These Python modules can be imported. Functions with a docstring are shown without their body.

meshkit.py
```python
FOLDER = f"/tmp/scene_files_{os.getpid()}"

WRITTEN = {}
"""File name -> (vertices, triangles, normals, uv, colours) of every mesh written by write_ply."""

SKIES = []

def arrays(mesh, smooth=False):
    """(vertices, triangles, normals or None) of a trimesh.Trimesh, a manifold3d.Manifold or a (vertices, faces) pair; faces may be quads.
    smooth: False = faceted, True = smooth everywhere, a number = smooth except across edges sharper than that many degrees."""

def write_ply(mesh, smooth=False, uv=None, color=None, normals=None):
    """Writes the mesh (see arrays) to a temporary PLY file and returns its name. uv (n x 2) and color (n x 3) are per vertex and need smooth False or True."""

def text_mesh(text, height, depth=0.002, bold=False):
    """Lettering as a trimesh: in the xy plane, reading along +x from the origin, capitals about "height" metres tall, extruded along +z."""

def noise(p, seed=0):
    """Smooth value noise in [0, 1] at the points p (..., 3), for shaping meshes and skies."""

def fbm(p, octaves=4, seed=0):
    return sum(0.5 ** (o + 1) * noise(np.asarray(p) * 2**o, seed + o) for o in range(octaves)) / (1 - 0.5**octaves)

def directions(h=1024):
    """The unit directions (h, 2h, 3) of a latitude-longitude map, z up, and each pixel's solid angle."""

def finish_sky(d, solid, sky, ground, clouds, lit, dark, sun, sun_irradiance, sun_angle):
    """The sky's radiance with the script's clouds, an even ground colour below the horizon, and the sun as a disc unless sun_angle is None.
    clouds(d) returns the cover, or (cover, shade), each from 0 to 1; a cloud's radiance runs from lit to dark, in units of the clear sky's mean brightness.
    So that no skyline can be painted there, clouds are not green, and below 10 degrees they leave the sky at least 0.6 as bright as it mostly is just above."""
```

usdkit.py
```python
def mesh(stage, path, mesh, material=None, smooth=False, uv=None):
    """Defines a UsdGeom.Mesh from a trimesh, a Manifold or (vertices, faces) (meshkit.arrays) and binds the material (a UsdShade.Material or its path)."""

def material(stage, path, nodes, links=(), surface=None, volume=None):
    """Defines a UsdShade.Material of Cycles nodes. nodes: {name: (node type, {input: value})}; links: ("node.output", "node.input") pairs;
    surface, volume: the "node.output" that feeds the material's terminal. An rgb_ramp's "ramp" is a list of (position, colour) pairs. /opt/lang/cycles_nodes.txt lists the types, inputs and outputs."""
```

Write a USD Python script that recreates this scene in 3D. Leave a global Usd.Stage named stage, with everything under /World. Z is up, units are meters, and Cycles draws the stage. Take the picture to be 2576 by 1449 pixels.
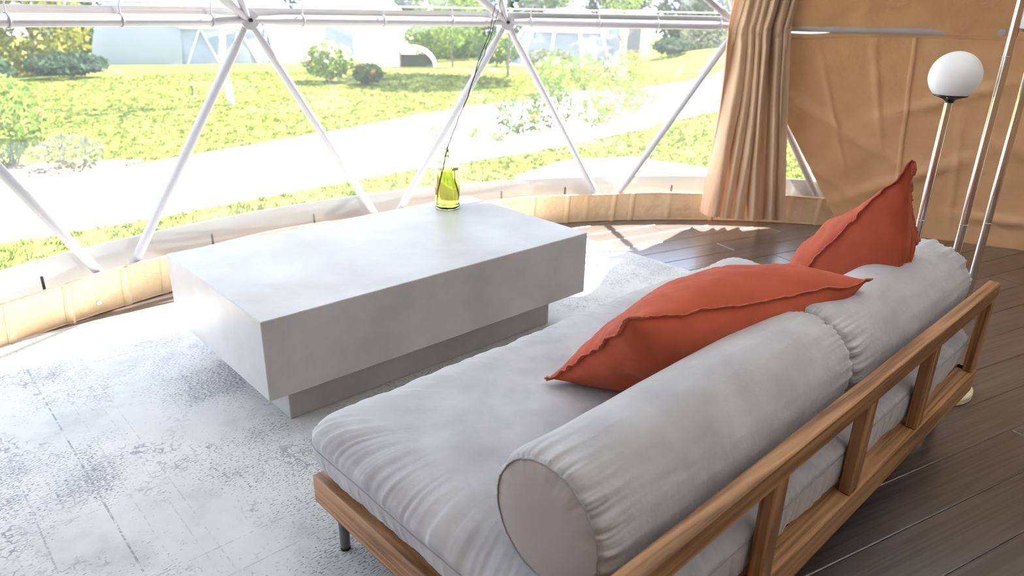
import math, random
import numpy as np
import trimesh
from shapely.geometry import Polygon, Point, box as sbox
from pxr import Usd, UsdGeom, UsdLux, UsdShade, Gf, Sdf, Vt
import usdkit
from meshkit import noise, fbm

stage = Usd.Stage.CreateInMemory()
UsdGeom.SetStageUpAxis(stage, 'Z')
UsdGeom.SetStageMetersPerUnit(stage, 1.0)
UsdGeom.Xform.Define(stage, '/World')
UsdGeom.Scope.Define(stage, '/World/Looks')
RNG = np.random.default_rng(7)
random.seed(7)

# ------------------------------------------------------------------ camera, sky, sun, exposure
EXPOSURE = 2.72
SUN_AZ, SUN_EL, SUN_I = 2.0, 56.0, 1.55
SKY_STRENGTH = 0.58
cam = UsdGeom.Camera.Define(stage, '/World/camera')
CR = [[0.7384686, -0.6740234, 0.0188827], [-0.2335765, -0.2819788, -0.9305536], [0.6325394, 0.6827741, -0.3656685]]
CE = (-0.733044, -1.851525, 1.273686)
cam.AddTransformOp().Set(Gf.Matrix4d(*CR[0], 0, *[-v for v in CR[1]], 0, *[-v for v in CR[2]], 0, *CE, 1))
cam.CreateHorizontalApertureAttr(36.0)
cam.CreateFocalLengthAttr(36.0 * 1787.6 / 2576)
cam.CreateFStopAttr(3.5)
cam.CreateFocusDistanceAttr(1.9)
cam.CreateClippingRangeAttr(Gf.Vec2f(0.03, 500))
cam.CreateExposureAttr(EXPOSURE)

sky_mat = usdkit.material(stage, '/World/Looks/sky', {
    'tc': ('texture_coordinate', {}),
    'n': ('noise_texture', {'scale': 2.2, 'detail': 5.0, 'roughness': 0.6}),
    'r': ('rgb_ramp', {'ramp': [(0.0, (0.45, 0.60, 0.92)), (0.45, (0.54, 0.68, 0.96)), (0.62, (0.95, 0.97, 1.0)), (1.0, (1.05, 1.05, 1.05))]}),
    'b': ('background_shader', {'strength': SKY_STRENGTH})},
    [('tc.generated', 'n.vector'), ('n.fac', 'r.fac'), ('r.color', 'b.color')], surface='b.background')
dome = UsdLux.DomeLight.Define(stage, '/World/sky_light')
dome.CreateIntensityAttr(1.0)
UsdShade.MaterialBindingAPI.Apply(dome.GetPrim()).Bind(sky_mat)
sun = UsdLux.DistantLight.Define(stage, '/World/sun_light')
sun.CreateAngleAttr(1.0)
sun.CreateIntensityAttr(SUN_I)
sun.CreateNormalizeAttr(True)
sun.CreateColorAttr(Gf.Vec3f(1.0, 0.95, 0.87))
_e, _a = math.radians(SUN_EL), math.radians(SUN_AZ)
_s = np.array([math.cos(_e) * math.cos(_a), math.cos(_e) * math.sin(_a), math.sin(_e)])
_x = np.cross([0, 0, 1.0], _s); _x /= np.linalg.norm(_x); _y = np.cross(_s, _x)
sun.AddTransformOp().Set(Gf.Matrix4d(*map(float, _x), 0, *map(float, _y), 0, *map(float, _s), 0, 0, 0, 8, 1))

# ------------------------------------------------------------------ helpers
_names = {}
def uniq(parent, name):
    k = (parent, name); n = _names.get(k, 0); _names[k] = n + 1
    return f'{parent}/{name}' if n == 0 else f'{parent}/{name}_{n:03d}'

def tag(p, label=None, cat=None, group=None, kind=None):
    p = p.GetPrim() if hasattr(p, 'GetPrim') else p
    for k, v in (('label', label), ('category', cat), ('group', group), ('kind', kind)):
        if v: p.SetCustomDataByKey(k, v)
    return p

def thing(name, label=None, cat=None, loc=(0, 0, 0), rz=0.0, group=None, kind=None):
    x = UsdGeom.Xform.Define(stage, uniq('/World', name))
    x.AddTranslateOp().Set(Gf.Vec3d(*map(float, loc)))
    x.AddRotateZOp().Set(float(rz))
    return tag(x, label, cat, group, kind)

def obj(name, mesh, m, parent=None, smooth=False, label=None, cat=None, group=None, kind=None):
    path = uniq(str(parent.GetPath()) if parent is not None else '/World', name)
    p = usdkit.mesh(stage, path, mesh, m, smooth=smooth)
    return tag(p, label, cat, group, kind)

def copy_of(first, name, loc, rz=0.0, label=None, cat=None, group=None):
    x = thing(name, label, cat, loc, rz, group)
    x.GetReferences().AddInternalReference(first.GetPath())
    x.SetInstanceable(True)
    return x

def cat_(ms): return trimesh.util.concatenate(ms)

def box(x0, x1, y0, y1, z0, z1, bev=0.0):
    if bev <= 0:
        m = trimesh.creation.box([x1 - x0, y1 - y0, z1 - z0]); m.apply_translation([(x0 + x1) / 2, (y0 + y1) / 2, (z0 + z1) / 2]); return m
    pts = []
    for sx in (0, 1):
        for sy in (0, 1):
            for sz in (0, 1):
                c = [(x0, x1)[sx], (y0, y1)[sy], (z0, z1)[sz]]
                d = [bev if s == 0 else -bev for s in (sx, sy, sz)]
                for k in range(3):
                    q = list(c)
                    for j in range(3):
                        if j != k: q[j] += d[j]
                    pts.append(q)
    return trimesh.convex.convex_hull(np.array(pts))

def tube(pts, r, sides=12, cap=True):
    p = np.asarray(pts, float); n = len(p)
    r = np.broadcast_to(np.asarray(r, float), (n,))
    t = np.gradient(p, axis=0) if n > 2 else np.repeat((p[1] - p[0])[None], 2, 0)
    t /= np.linalg.norm(t, axis=1, keepdims=True) + 1e-12
    ref = np.array([0, 0, 1.0]) if abs(t[0, 2]) < 0.9 else np.array([1.0, 0, 0])
    a = np.cross(t, ref); a /= np.linalg.norm(a, axis=1, keepdims=True) + 1e-12
    b = np.cross(t, a); ang = np.arange(sides) * 2 * np.pi / sides
    v = p[:, None] + r[:, None, None] * (np.cos(ang)[None, :, None] * a[:, None] + np.sin(ang)[None, :, None] * b[:, None])
    i, j = np.meshgrid(np.arange(n - 1), np.arange(sides), indexing='ij')
    q = np.stack([i * sides + j, i * sides + (j + 1) % sides, (i + 1) * sides + (j + 1) % sides, (i + 1) * sides + j], -1).reshape(-1, 4)
    f = np.vstack([q[:, [0, 2, 1]], q[:, [0, 3, 2]]]); v = v.reshape(-1, 3)
    if cap:
        v = np.vstack([v, p[0], p[-1]]); c0, c1 = len(v) - 2, len(v) - 1
        k = np.arange(sides); k2 = (k + 1) % sides; o = (n - 1) * sides
        f = np.vstack([f, np.stack([np.full(sides, c0), k, k2], 1), np.stack([np.full(sides, c1), o + k2, o + k], 1)])
    m = trimesh.Trimesh(v, f, process=False)
    if m.volume < 0: m.invert()
    return m

def grid_mesh(P, closed_u=False, flip=False):
    """P (nu, nv, 3) -> trimesh of the grid"""
    nu, nv = P.shape[:2]
    iu = np.arange(nu if closed_u else nu - 1); jv = np.arange(nv - 1)
    i, j = np.meshgrid(iu, jv, indexing='ij'); i2 = (i + 1) % nu
    q = np.stack([i * nv + j, i2 * nv + j, i2 * nv + j + 1, i * nv + j + 1], -1).reshape(-1, 4)
    f = np.vstack([q[:, [0, 1, 2]], q[:, [0, 2, 3]]])
    if flip: f = f[:, ::-1]
    return trimesh.Trimesh(P.reshape(-1, 3), f, process=False)

def thick_sheet(P, t):
    """a cloth with two faces and closed borders; P (nu,nv,3)"""
    du, dv = np.gradient(P, axis=0), np.gradient(P, axis=1)
    n = np.cross(du, dv); n /= np.linalg.norm(n, axis=2, keepdims=True) + 1e-12
    A, B = P + n * t / 2, P - n * t / 2
    m1, m2 = grid_mesh(A), grid_mesh(B, flip=True)
    def edge(a, b):
        Q = np.stack([a, b], 1); return grid_mesh(Q)
    ed = [edge(A[0], B[0]), edge(B[-1], A[-1]), edge(B[:, 0], A[:, 0]), edge(A[:, -1], B[:, -1])]
    return cat_([m1, m2] + ed)

def lathe(profile, n=48):
    m = trimesh.creation.revolve(np.asarray(profile, float), sections=n)
    return m

def sphere(c, r, sub=3):
    m = trimesh.creation.icosphere(sub, r); m.apply_translation(c); return m

# ------------------------------------------------------------------ materials
def M(name, nodes, links, surface='p.BSDF', volume=None):
    return usdkit.material(stage, f'/World/Looks/{name}', nodes, links, surface=surface, volume=volume)

def plain(name, col, rough=0.5, **kw):
    return M(name, {'p': ('principled_bsdf', {'base_color': col, 'roughness': rough, **kw})}, [])

def mottled(name, c1, c2, scale=4.0, rough=0.6, detail=6.0, lo=0.35, hi=0.65, bump=0.0, bscale=60.0, bdist=0.004, stretch=(1, 1, 1), coord='object', **kw):
    nodes = {'tc': ('texture_coordinate', {}), 'g': ('geometry', {}), 'mp': ('mapping', {'scale': stretch}),
             'n': ('noise_texture', {'scale': scale, 'detail': detail, 'roughness': 0.6}),
             'r': ('rgb_ramp', {'ramp': [(lo, c1), (hi, c2)]}),
             'p': ('principled_bsdf', {'roughness': rough, **kw})}
    src = 'tc.object' if coord == 'object' else 'g.position'
    links = [(src, 'mp.vector'), ('mp.vector', 'n.vector'), ('n.fac', 'r.fac'), ('r.color', 'p.base_color')]
    if bump > 0:
        nodes['bn'] = ('noise_texture', {'scale': bscale, 'detail': 4.0, 'roughness': 0.6})
        nodes['bp'] = ('bump', {'strength': bump, 'distance': bdist})
        links += [('mp.vector', 'bn.vector'), ('bn.fac', 'bp.height'), ('bp.normal', 'p.normal')]
    return M(name, nodes, links)

m_concrete = mottled('microcement', (0.385, 0.365, 0.34), (0.53, 0.52, 0.505), scale=3.2, rough=0.40, lo=0.28, hi=0.72, detail=9.0, bump=0.14, bscale=22)
m_fabric = mottled('suede_fabric', (0.34, 0.33, 0.33), (0.485, 0.475, 0.47), scale=7, rough=0.85, lo=0.25, hi=0.72, detail=9.0, bump=0.45, bscale=16, bdist=0.006, sheen_weight=0.35, sheen_roughness=0.4)
m_fabric_cap = mottled('suede_fabric_cap', (0.36, 0.31, 0.28), (0.41, 0.36, 0.33), scale=7, rough=0.9, lo=0.3, hi=0.7, bump=0.3, bscale=30, bdist=0.003, sheen_weight=0.2)
m_thread = plain('grey_thread', (0.30, 0.29, 0.285), 0.8)
m_rust = mottled('rust_linen', (0.40, 0.068, 0.028), (0.49, 0.090, 0.038), scale=11, rough=0.85, lo=0.3, hi=0.7, bump=0.35, bscale=420, bdist=0.002, sheen_weight=0.05, sheen_tint=(1.0, 0.5, 0.3))
m_rust_edge = mottled('rust_frayed', (0.44, 0.10, 0.05), (0.58, 0.17, 0.10), scale=60, rough=0.9)
m_canvas = mottled('tan_canvas', (0.58, 0.325, 0.155), (0.68, 0.40, 0.20), scale=2.5, rough=0.42, lo=0.3, hi=0.7, bump=0.5, bscale=7, bdist=0.02)
m_canvas_edge = plain('tan_canvas_tape', (0.60, 0.375, 0.18), 0.5)
m_skirt = mottled('tan_oilcloth', (0.66, 0.465, 0.28), (0.76, 0.56, 0.36), scale=4, rough=0.26, lo=0.3, hi=0.7, bump=0.8, bscale=13, bdist=0.018)
m_hole = plain('black_gap', (0.012, 0.014, 0.014), 0.7)
m_steel = plain('white_steel', (0.44, 0.43, 0.46), 0.35)
m_dark = plain('dark_steel', (0.05, 0.05, 0.055), 0.45, metallic=0.6)
m_leg = plain('gunmetal_leg', (0.16, 0.165, 0.17), 0.4, metallic=0.5)
m_chrome = plain('chrome', (0.80, 0.79, 0.80), 0.12, metallic=1.0)
m_collar = plain('black_nickel', (0.06, 0.065, 0.07), 0.25, metallic=0.8)
m_opal = plain('opal_glass', (0.64, 0.625, 0.61), 0.35, subsurface_weight=0.6, subsurface_scale=0.05, subsurface_radius=(1, 1, 1))
m_disc = mottled('travertine', (0.62, 0.50, 0.35), (0.72, 0.60, 0.44), scale=20, rough=0.5)
m_vinyl = M('white_vinyl', {'d': ('principled_bsdf', {'base_color': (0.39, 0.38, 0.38), 'roughness': 0.45}), 't': ('translucent_bsdf', {'color': (0.45, 0.44, 0.43)}), 'mx': ('mix_closure', {'fac': 0.10})},
            [('d.BSDF', 'mx.closure1'), ('t.BSDF', 'mx.closure2')], surface='mx.closure')
def cloth(name, col, tcol, fac, rough=0.6):
    return M(name, {'d': ('principled_bsdf', {'base_color': col, 'roughness': rough}), 't': ('translucent_bsdf', {'color': tcol}), 'mx': ('mix_closure', {'fac': fac})}, [('d.BSDF', 'mx.closure1'), ('t.BSDF', 'mx.closure2')], surface='mx.closure')
m_ceiling = cloth('cream_canvas', (0.80, 0.78, 0.75), (0.90, 0.90, 0.91), 0.48)
m_cover = cloth('white_cover', (0.80, 0.80, 0.80), (0.91, 0.93, 0.95), 0.48)
m_curtain = M('satin_curtain', {'g': ('geometry', {}), 'mp': ('mapping', {'scale': (1, 1, 0.25)}), 'n': ('noise_texture', {'scale': 14.0, 'detail': 4.0}),
                                'r': ('rgb_ramp', {'ramp': [(0.3, (0.62, 0.43, 0.28)), (0.7, (0.74, 0.54, 0.37))]}),
                                'd': ('principled_bsdf', {'roughness': 0.48, 'sheen_weight': 0.2}), 't': ('translucent_bsdf', {'color': (0.70, 0.52, 0.38)}), 'mx': ('mix_closure', {'fac': 0.28}),
                                'bn': ('noise_texture', {'scale': 18.0, 'detail': 3.0}), 'bp': ('bump', {'strength': 0.35, 'distance': 0.008})},
              [('g.position', 'mp.vector'), ('mp.vector', 'n.vector'), ('n.fac', 'r.fac'), ('r.color', 'd.base_color'), ('g.position', 'bn.vector'), ('bn.fac', 'bp.height'), ('bp.normal', 'd.normal'), ('d.BSDF', 'mx.closure1'), ('t.BSDF', 'mx.closure2')], surface='mx.closure')

# clear vinyl: see-through, a little glossy, with milky scuffs that catch the sun
m_pvc = M('clear_vinyl', {
    'g': ('geometry', {}), 'rot': ('mapping', {'rotation': (0.35, 0.9, 0.5), 'scale': (0.55, 5.0, 5.0)}),
    'n': ('noise_texture', {'scale': 1.6, 'detail': 5.0, 'roughness': 0.65, 'distortion': 0.4}),
    'r': ('map_range', {'from_min': 0.56, 'from_max': 0.78, 'to_min': 0.020, 'to_max': 0.11, 'clamp': True}),
    'tr': ('transparent_bsdf', {'color': (0.96, 0.97, 0.96)}), 'gl': ('glossy_bsdf', {'color': (1, 1, 1), 'roughness': 0.06}),
    'lw': ('layer_weight', {'blend': 0.5}), 'pw': ('math', {'math_type': 'power', 'value2': 5.0}), 'fr': ('math', {'math_type': 'multiply_add', 'value2': 0.75, 'value3': 0.03}), 'm1': ('mix_closure', {}),
    'tl': ('translucent_bsdf', {'color': (0.9, 0.9, 0.9)}), 'm2': ('mix_closure', {})},
    [('g.position', 'rot.vector'), ('rot.vector', 'n.vector'), ('n.fac', 'r.value'), ('lw.facing', 'pw.value1'), ('pw.value', 'fr.value1'), ('fr.value', 'm1.fac'), ('tr.BSDF', 'm1.closure1'), ('gl.BSDF', 'm1.closure2'),
     ('m1.closure', 'm2.closure1'), ('tl.BSDF', 'm2.closure2'), ('r.result', 'm2.fac')], surface='m2.closure')

def wood(name, dark, mid, light, ring=9.0, rough=0.5, long_axis='x', fine=220.0, bump=0.15, spec=0.5, coat=0.0, stretch=0.045):
    sc = {'x': (stretch, 1, 1), 'y': (1, stretch, 1), 'z': (1, 1, stretch)}[long_axis]
    return M(name, {
        'tc': ('texture_coordinate', {}), 'oi': ('object_info', {}), 'off': ('vector_math', {'math_type': 'scale', 'vector1': (7.3, 3.1, 5.7)}), 'add': ('vector_math', {'math_type': 'add'}),
        'mp': ('mapping', {'scale': sc}),
        'n': ('noise_texture', {'scale': ring, 'detail': 3.0, 'roughness': 0.5, 'distortion': 0.6}),
        'rg': ('math', {'math_type': 'multiply', 'value2': 14.0}), 'fr': ('math', {'math_type': 'pingpong', 'value2': 1.0}),
        'f': ('noise_texture', {'scale': fine, 'detail': 3.0, 'roughness': 0.7}),
        'mx': ('mix_float', {'fac': 0.45}),
        'r': ('rgb_ramp', {'ramp': [(0.15, dark), (0.45, mid), (0.85, light)]}),
        'bp': ('bump', {'strength': bump, 'distance': 0.002}),
        'p': ('principled_bsdf', {'roughness': rough, 'specular_ior_level': spec, 'coat_weight': coat, 'coat_roughness': 0.2})},
        [('oi.random', 'off.scale'), ('tc.object', 'add.vector1'), ('off.vector', 'add.vector2'), ('add.vector', 'mp.vector'), ('mp.vector', 'n.vector'), ('n.fac', 'rg.value1'), ('rg.value', 'fr.value1'),
         ('mp.vector', 'f.vector'), ('fr.value', 'mx.a'), ('f.fac', 'mx.b'), ('mx.result', 'r.fac'), ('r.color', 'p.base_color'), ('mx.result', 'bp.height'), ('bp.normal', 'p.normal')])

m_oak = {a: wood('oak_' + a, (0.135, 0.058, 0.020), (0.33, 0.165, 0.067), (0.48, 0.27, 0.13), ring=12, rough=0.48, long_axis=a, fine=260) for a in 'xyz'}
m_planks = [wood(f'dark_plank_{i}', tuple(c * k for c in (0.052, 0.040, 0.034)), tuple(c * k for c in (0.082, 0.062, 0.053)), tuple(c * k for c in (0.115, 0.090, 0.078)), ring=20, rough=0.36, long_axis='x', fine=240, bump=0.10, spec=0.8, coat=0.8, stretch=0.025) for i, k in enumerate((0.80, 0.88, 0.97))]

# distressed printed rug: pale ground, broken dashes, faded ornament and border lines (all flat print)
def rug_material():
    N = {'g': ('geometry', {}), 'sx': ('separate_xyz', {})}
    L = [('g.position', 'sx.vector')]
    N['base'] = ('noise_texture', {'scale': 2.6, 'detail': 7.0, 'roughness': 0.65}); L.append(('g.position', 'base.vector'))
    N['bcol'] = ('rgb_ramp', {'ramp': [(0.30, (0.43, 0.43, 0.425)), (0.46, (0.57, 0.565, 0.545)), (0.62, (0.635, 0.62, 0.59)), (0.75, (0.67, 0.645, 0.61))]}); L.append(('base.fac', 'bcol.fac'))
    # short dashes along x
    N['m1'] = ('mapping', {'scale': (95, 230, 1)}); L.append(('g.position', 'm1.vector'))
    N['d1'] = ('noise_texture', {'scale': 1.0, 'detail': 1.0, 'roughness': 0.5}); L.append(('m1.vector', 'd1.vector'))
    N['m2'] = ('mapping', {'location': (3.1, 0.7, 0)}); L.append(('g.position', 'm2.vector'))
    N['d2'] = ('noise_texture', {'scale': 2.7, 'detail': 4.0, 'roughness': 0.6}); L.append(('m2.vector', 'd2.vector'))
    N['den'] = ('map_range', {'from_min': 0.36, 'from_max': 0.66, 'to_min': 0.74, 'to_max': 0.47, 'clamp': True}); L.append(('d2.fac', 'den.value'))
    N['dd'] = ('math', {'math_type': 'subtract'}); L += [('d1.fac', 'dd.value1'), ('den.result', 'dd.value2')]
    N['dm'] = ('math', {'math_type': 'multiply', 'value2': 14.0, 'use_clamp': True}); L.append(('dd.value', 'dm.value1'))
    # faded ornament: voronoi edges shown only inside patches
    N['vm'] = ('mapping', {'scale': (1, 1, 0)}); L.append(('g.position', 'vm.vector'))
    N['vo'] = ('voronoi_texture', {'scale': 44.0, 'feature': 'distance_to_edge', 'randomness': 0.9}); L.append(('vm.vector', 'vo.vector'))
    N['vl'] = ('math', {'math_type': 'less_than', 'value2': 0.085}); L.append(('vo.distance', 'vl.value1'))
    N['d3'] = ('noise_texture', {'scale': 3.4, 'detail': 5.0, 'roughness': 0.7}); L.append(('g.position', 'd3.vector'))
    N['pm'] = ('map_range', {'from_min': 0.50, 'from_max': 0.62, 'to_min': 0.0, 'to_max': 0.85, 'clamp': True}); L.append(('d3.fac', 'pm.value'))
    N['br'] = ('noise_texture', {'scale': 60.0, 'detail': 2.0}); L.append(('g.position', 'br.vector'))
    N['brk'] = ('map_range', {'from_min': 0.42, 'from_max': 0.56, 'to_min': 0.0, 'to_max': 1.0, 'clamp': True}); L.append(('br.fac', 'brk.value'))
    N['v2'] = ('math', {'math_type': 'multiply'}); L += [('vl.value', 'v2.value1'), ('pm.result', 'v2.value2')]
    N['v3'] = ('math', {'math_type': 'multiply'}); L += [('v2.value', 'v3.value1'), ('brk.result', 'v3.value2')]
    # border lines along y (x = const) and along x (y = const)
    last = None
    for k, (ax, c, w, amt) in enumerate([('x', -0.468, 0.0028, 0.8), ('x', -0.405, 0.002, 0.35), ('x', -0.335, 0.002, 0.30), ('x', -0.30, 0.002, 0.35), ('x', -0.62, 0.0025, 0.6), ('x', -0.95, 0.003, 0.5), ('x', 2.02, 0.003, 0.5), ('y', 0.95, 0.003, 0.5), ('y', -0.33, 0.002, 0.5), ('y', -0.44, 0.002, 0.45), ('y', 0.02, 0.002, 0.3)]):
        N[f's{k}'] = ('math', {'math_type': 'compare', 'value2': c, 'value3': w}); L.append((f'sx.{ax}', f's{k}.value1'))
        N[f'a{k}'] = ('math', {'math_type': 'multiply', 'value2': amt}); L.append((f's{k}.value', f'a{k}.value1'))
        if last is None: last = f'a{k}.value'
        else:
            N[f'x{k}'] = ('math', {'math_type': 'maximum'}); L += [(last, f'x{k}.value1'), (f'a{k}.value', f'x{k}.value2')]; last = f'x{k}.value'
    N['lb'] = ('math', {'math_type': 'multiply'}); L += [(last, 'lb.value1'), ('brk.result', 'lb.value2')]
    N['q1'] = ('math', {'math_type': 'maximum'}); L += [('v3.value', 'q1.value1'), ('lb.value', 'q1.value2')]
    N['q2'] = ('math', {'math_type': 'maximum'}); L += [('dm.value', 'q2.value1'), ('q1.value', 'q2.value2')]
    N['qs'] = ('math', {'math_type': 'multiply', 'value2': 0.8}); L.append(('q2.value', 'qs.value1'))
    N['col'] = ('mix', {'color2': (0.15, 0.165, 0.20)}); L += [('qs.value', 'col.fac'), ('bcol.color', 'col.color1')]
    N['fb'] = ('noise_texture', {'scale': 350.0, 'detail': 2.0}); L.append(('g.position', 'fb.vector'))
    N['bp'] = ('bump', {'strength': 0.3, 'distance': 0.003}); L.append(('fb.fac', 'bp.height'))
    N['p'] = ('principled_bsdf', {'roughness': 0.95, 'sheen_weight': 0.15}); L += [('col.color', 'p.base_color'), ('bp.normal', 'p.normal')]
    return M('printed_rug', N, L)
m_rug = rug_material()
m_hem = plain('rug_hem', (0.62, 0.61, 0.60), 0.95)
m_glass = plain('green_glass', (0.93, 0.95, 0.76), 0.02, transmission_weight=1.0, ior=1.45)
m_water = plain('tinted_water', (0.66, 0.71, 0.16), 0.0, transmission_weight=1.0, ior=1.33)
m_twig = plain('twig_bark', (0.035, 0.022, 0.022), 0.7)
m_grass_ground = mottled('lawn', (0.098, 0.124, 0.019), (0.128, 0.150, 0.027), scale=1.1, rough=0.95, lo=0.35, hi=0.65, detail=8, bump=0.3, bscale=30, bdist=0.02, coord='pos', specular_ior_level=0.08)
def leafy(name, c1, c2, tr=0.35):
    return M(name, {'g': ('geometry', {}), 'r': ('rgb_ramp', {'ramp': [(0.0, c1), (1.0, c2)]}), 'd': ('principled_bsdf', {'roughness': 0.85, 'specular_ior_level': 0.12}), 't': ('translucent_bsdf', {}), 'mx': ('mix_closure', {'fac': tr})},
             [('g.random_per_island', 'r.fac'), ('r.color', 'd.base_color'), ('r.color', 't.color'), ('d.BSDF', 'mx.closure1'), ('t.BSDF', 'mx.closure2')], surface='mx.closure')
m_blade = leafy('grass_blade', (0.082, 0.108, 0.016), (0.108, 0.130, 0.024), 0.3)
m_leaf_yellow = leafy('yellow_leaves', (0.20, 0.20, 0.03), (0.46, 0.36, 0.05))
m_leaf_green = leafy('green_leaves', (0.07, 0.12, 0.03), (0.20, 0.25, 0.07))
m_leaf_dark = leafy('dark_leaves', (0.04, 0.07, 0.035), (0.11, 0.14, 0.07))
m_leaf_grey = leafy('grey_leaves', (0.16, 0.18, 0.11), (0.30, 0.31, 0.22))
m_leaf_lime = leafy('lime_leaves', (0.17, 0.24, 0.05), (0.36, 0.42, 0.12))
m_flower_white = leafy('white_petals', (0.62, 0.60, 0.45), (0.80, 0.78, 0.66))
m_flower_orange = leafy('orange_petals', (0.62, 0.22, 0.10), (0.75, 0.42, 0.30))
m_bark = mottled('pale_bark', (0.30, 0.27, 0.22), (0.48, 0.44, 0.38), scale=14, rough=0.9)
m_bark_dark = mottled('brown_bark', (0.10, 0.08, 0.06), (0.18, 0.145, 0.11), scale=14, rough=0.9)
m_soil = mottled('brown_soil', (0.16, 0.12, 0.09), (0.30, 0.23, 0.18), scale=9, rough=0.95, bump=0.6, bscale=30, bdist=0.03, coord='pos')
m_path = mottled('pale_paving', (0.70, 0.68, 0.65), (0.80, 0.79, 0.77), scale=6, rough=0.8, coord='pos')
m_gravel = mottled('white_gravel', (0.62, 0.60, 0.58), (0.82, 0.80, 0.78), scale=40, rough=0.85, bump=0.6, bscale=60, bdist=0.02, coord='pos')
m_deck = mottled('grey_decking', (0.62, 0.60, 0.58), (0.72, 0.70, 0.68), scale=5, rough=0.7, coord='pos')
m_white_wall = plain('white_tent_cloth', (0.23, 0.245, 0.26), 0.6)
m_roof = plain('white_roof', (0.85, 0.85, 0.85), 0.5)
m_cream = plain('cream_wall', (0.66, 0.60, 0.48), 0.7)
m_far_glass = plain('far_window', (0.20, 0.22, 0.26), 0.12)
m_far_dark = plain('dim_interior', (0.13, 0.125, 0.14), 0.7)

# ------------------------------------------------------------------ the dome: plan and heights
DC = np.array([0.816, -2.088])
def pol(a, r, z):
    a = np.radians(a)
    return np.stack(np.broadcast_arrays(DC[0] + r * np.cos(a), DC[1] + r * np.sin(a), z), -1)
RS, ZC = 3.69, 0.05            # the frame lies on a sphere of this radius
def rsph(z, off=0.0): return np.sqrt(np.maximum((RS + off) ** 2 - (np.asarray(z, float) - ZC) ** 2, 0))
HUB = lambda k: 92.2 - 22.42 * k          # ring at z = 1.21
BASE = lambda k: 103.1 - 22.5 * k         # ring at z = 0.05
Z1, R1, Z2 = 1.205, 3.53, 2.2
R2 = float(rsph(Z2))
def hub(k): return pol(HUB(k), R1, Z1)
def base_node(k): return pol(BASE(k), 3.69, 0.05)
def top_node(k): return pol(HUB(k) + 11.2, R2, Z2)
OPEN0, OPEN1 = HUB(2), 172.0     # the clear window spans these angles, up to z = 1.97
ZTOP = 1.97

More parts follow.
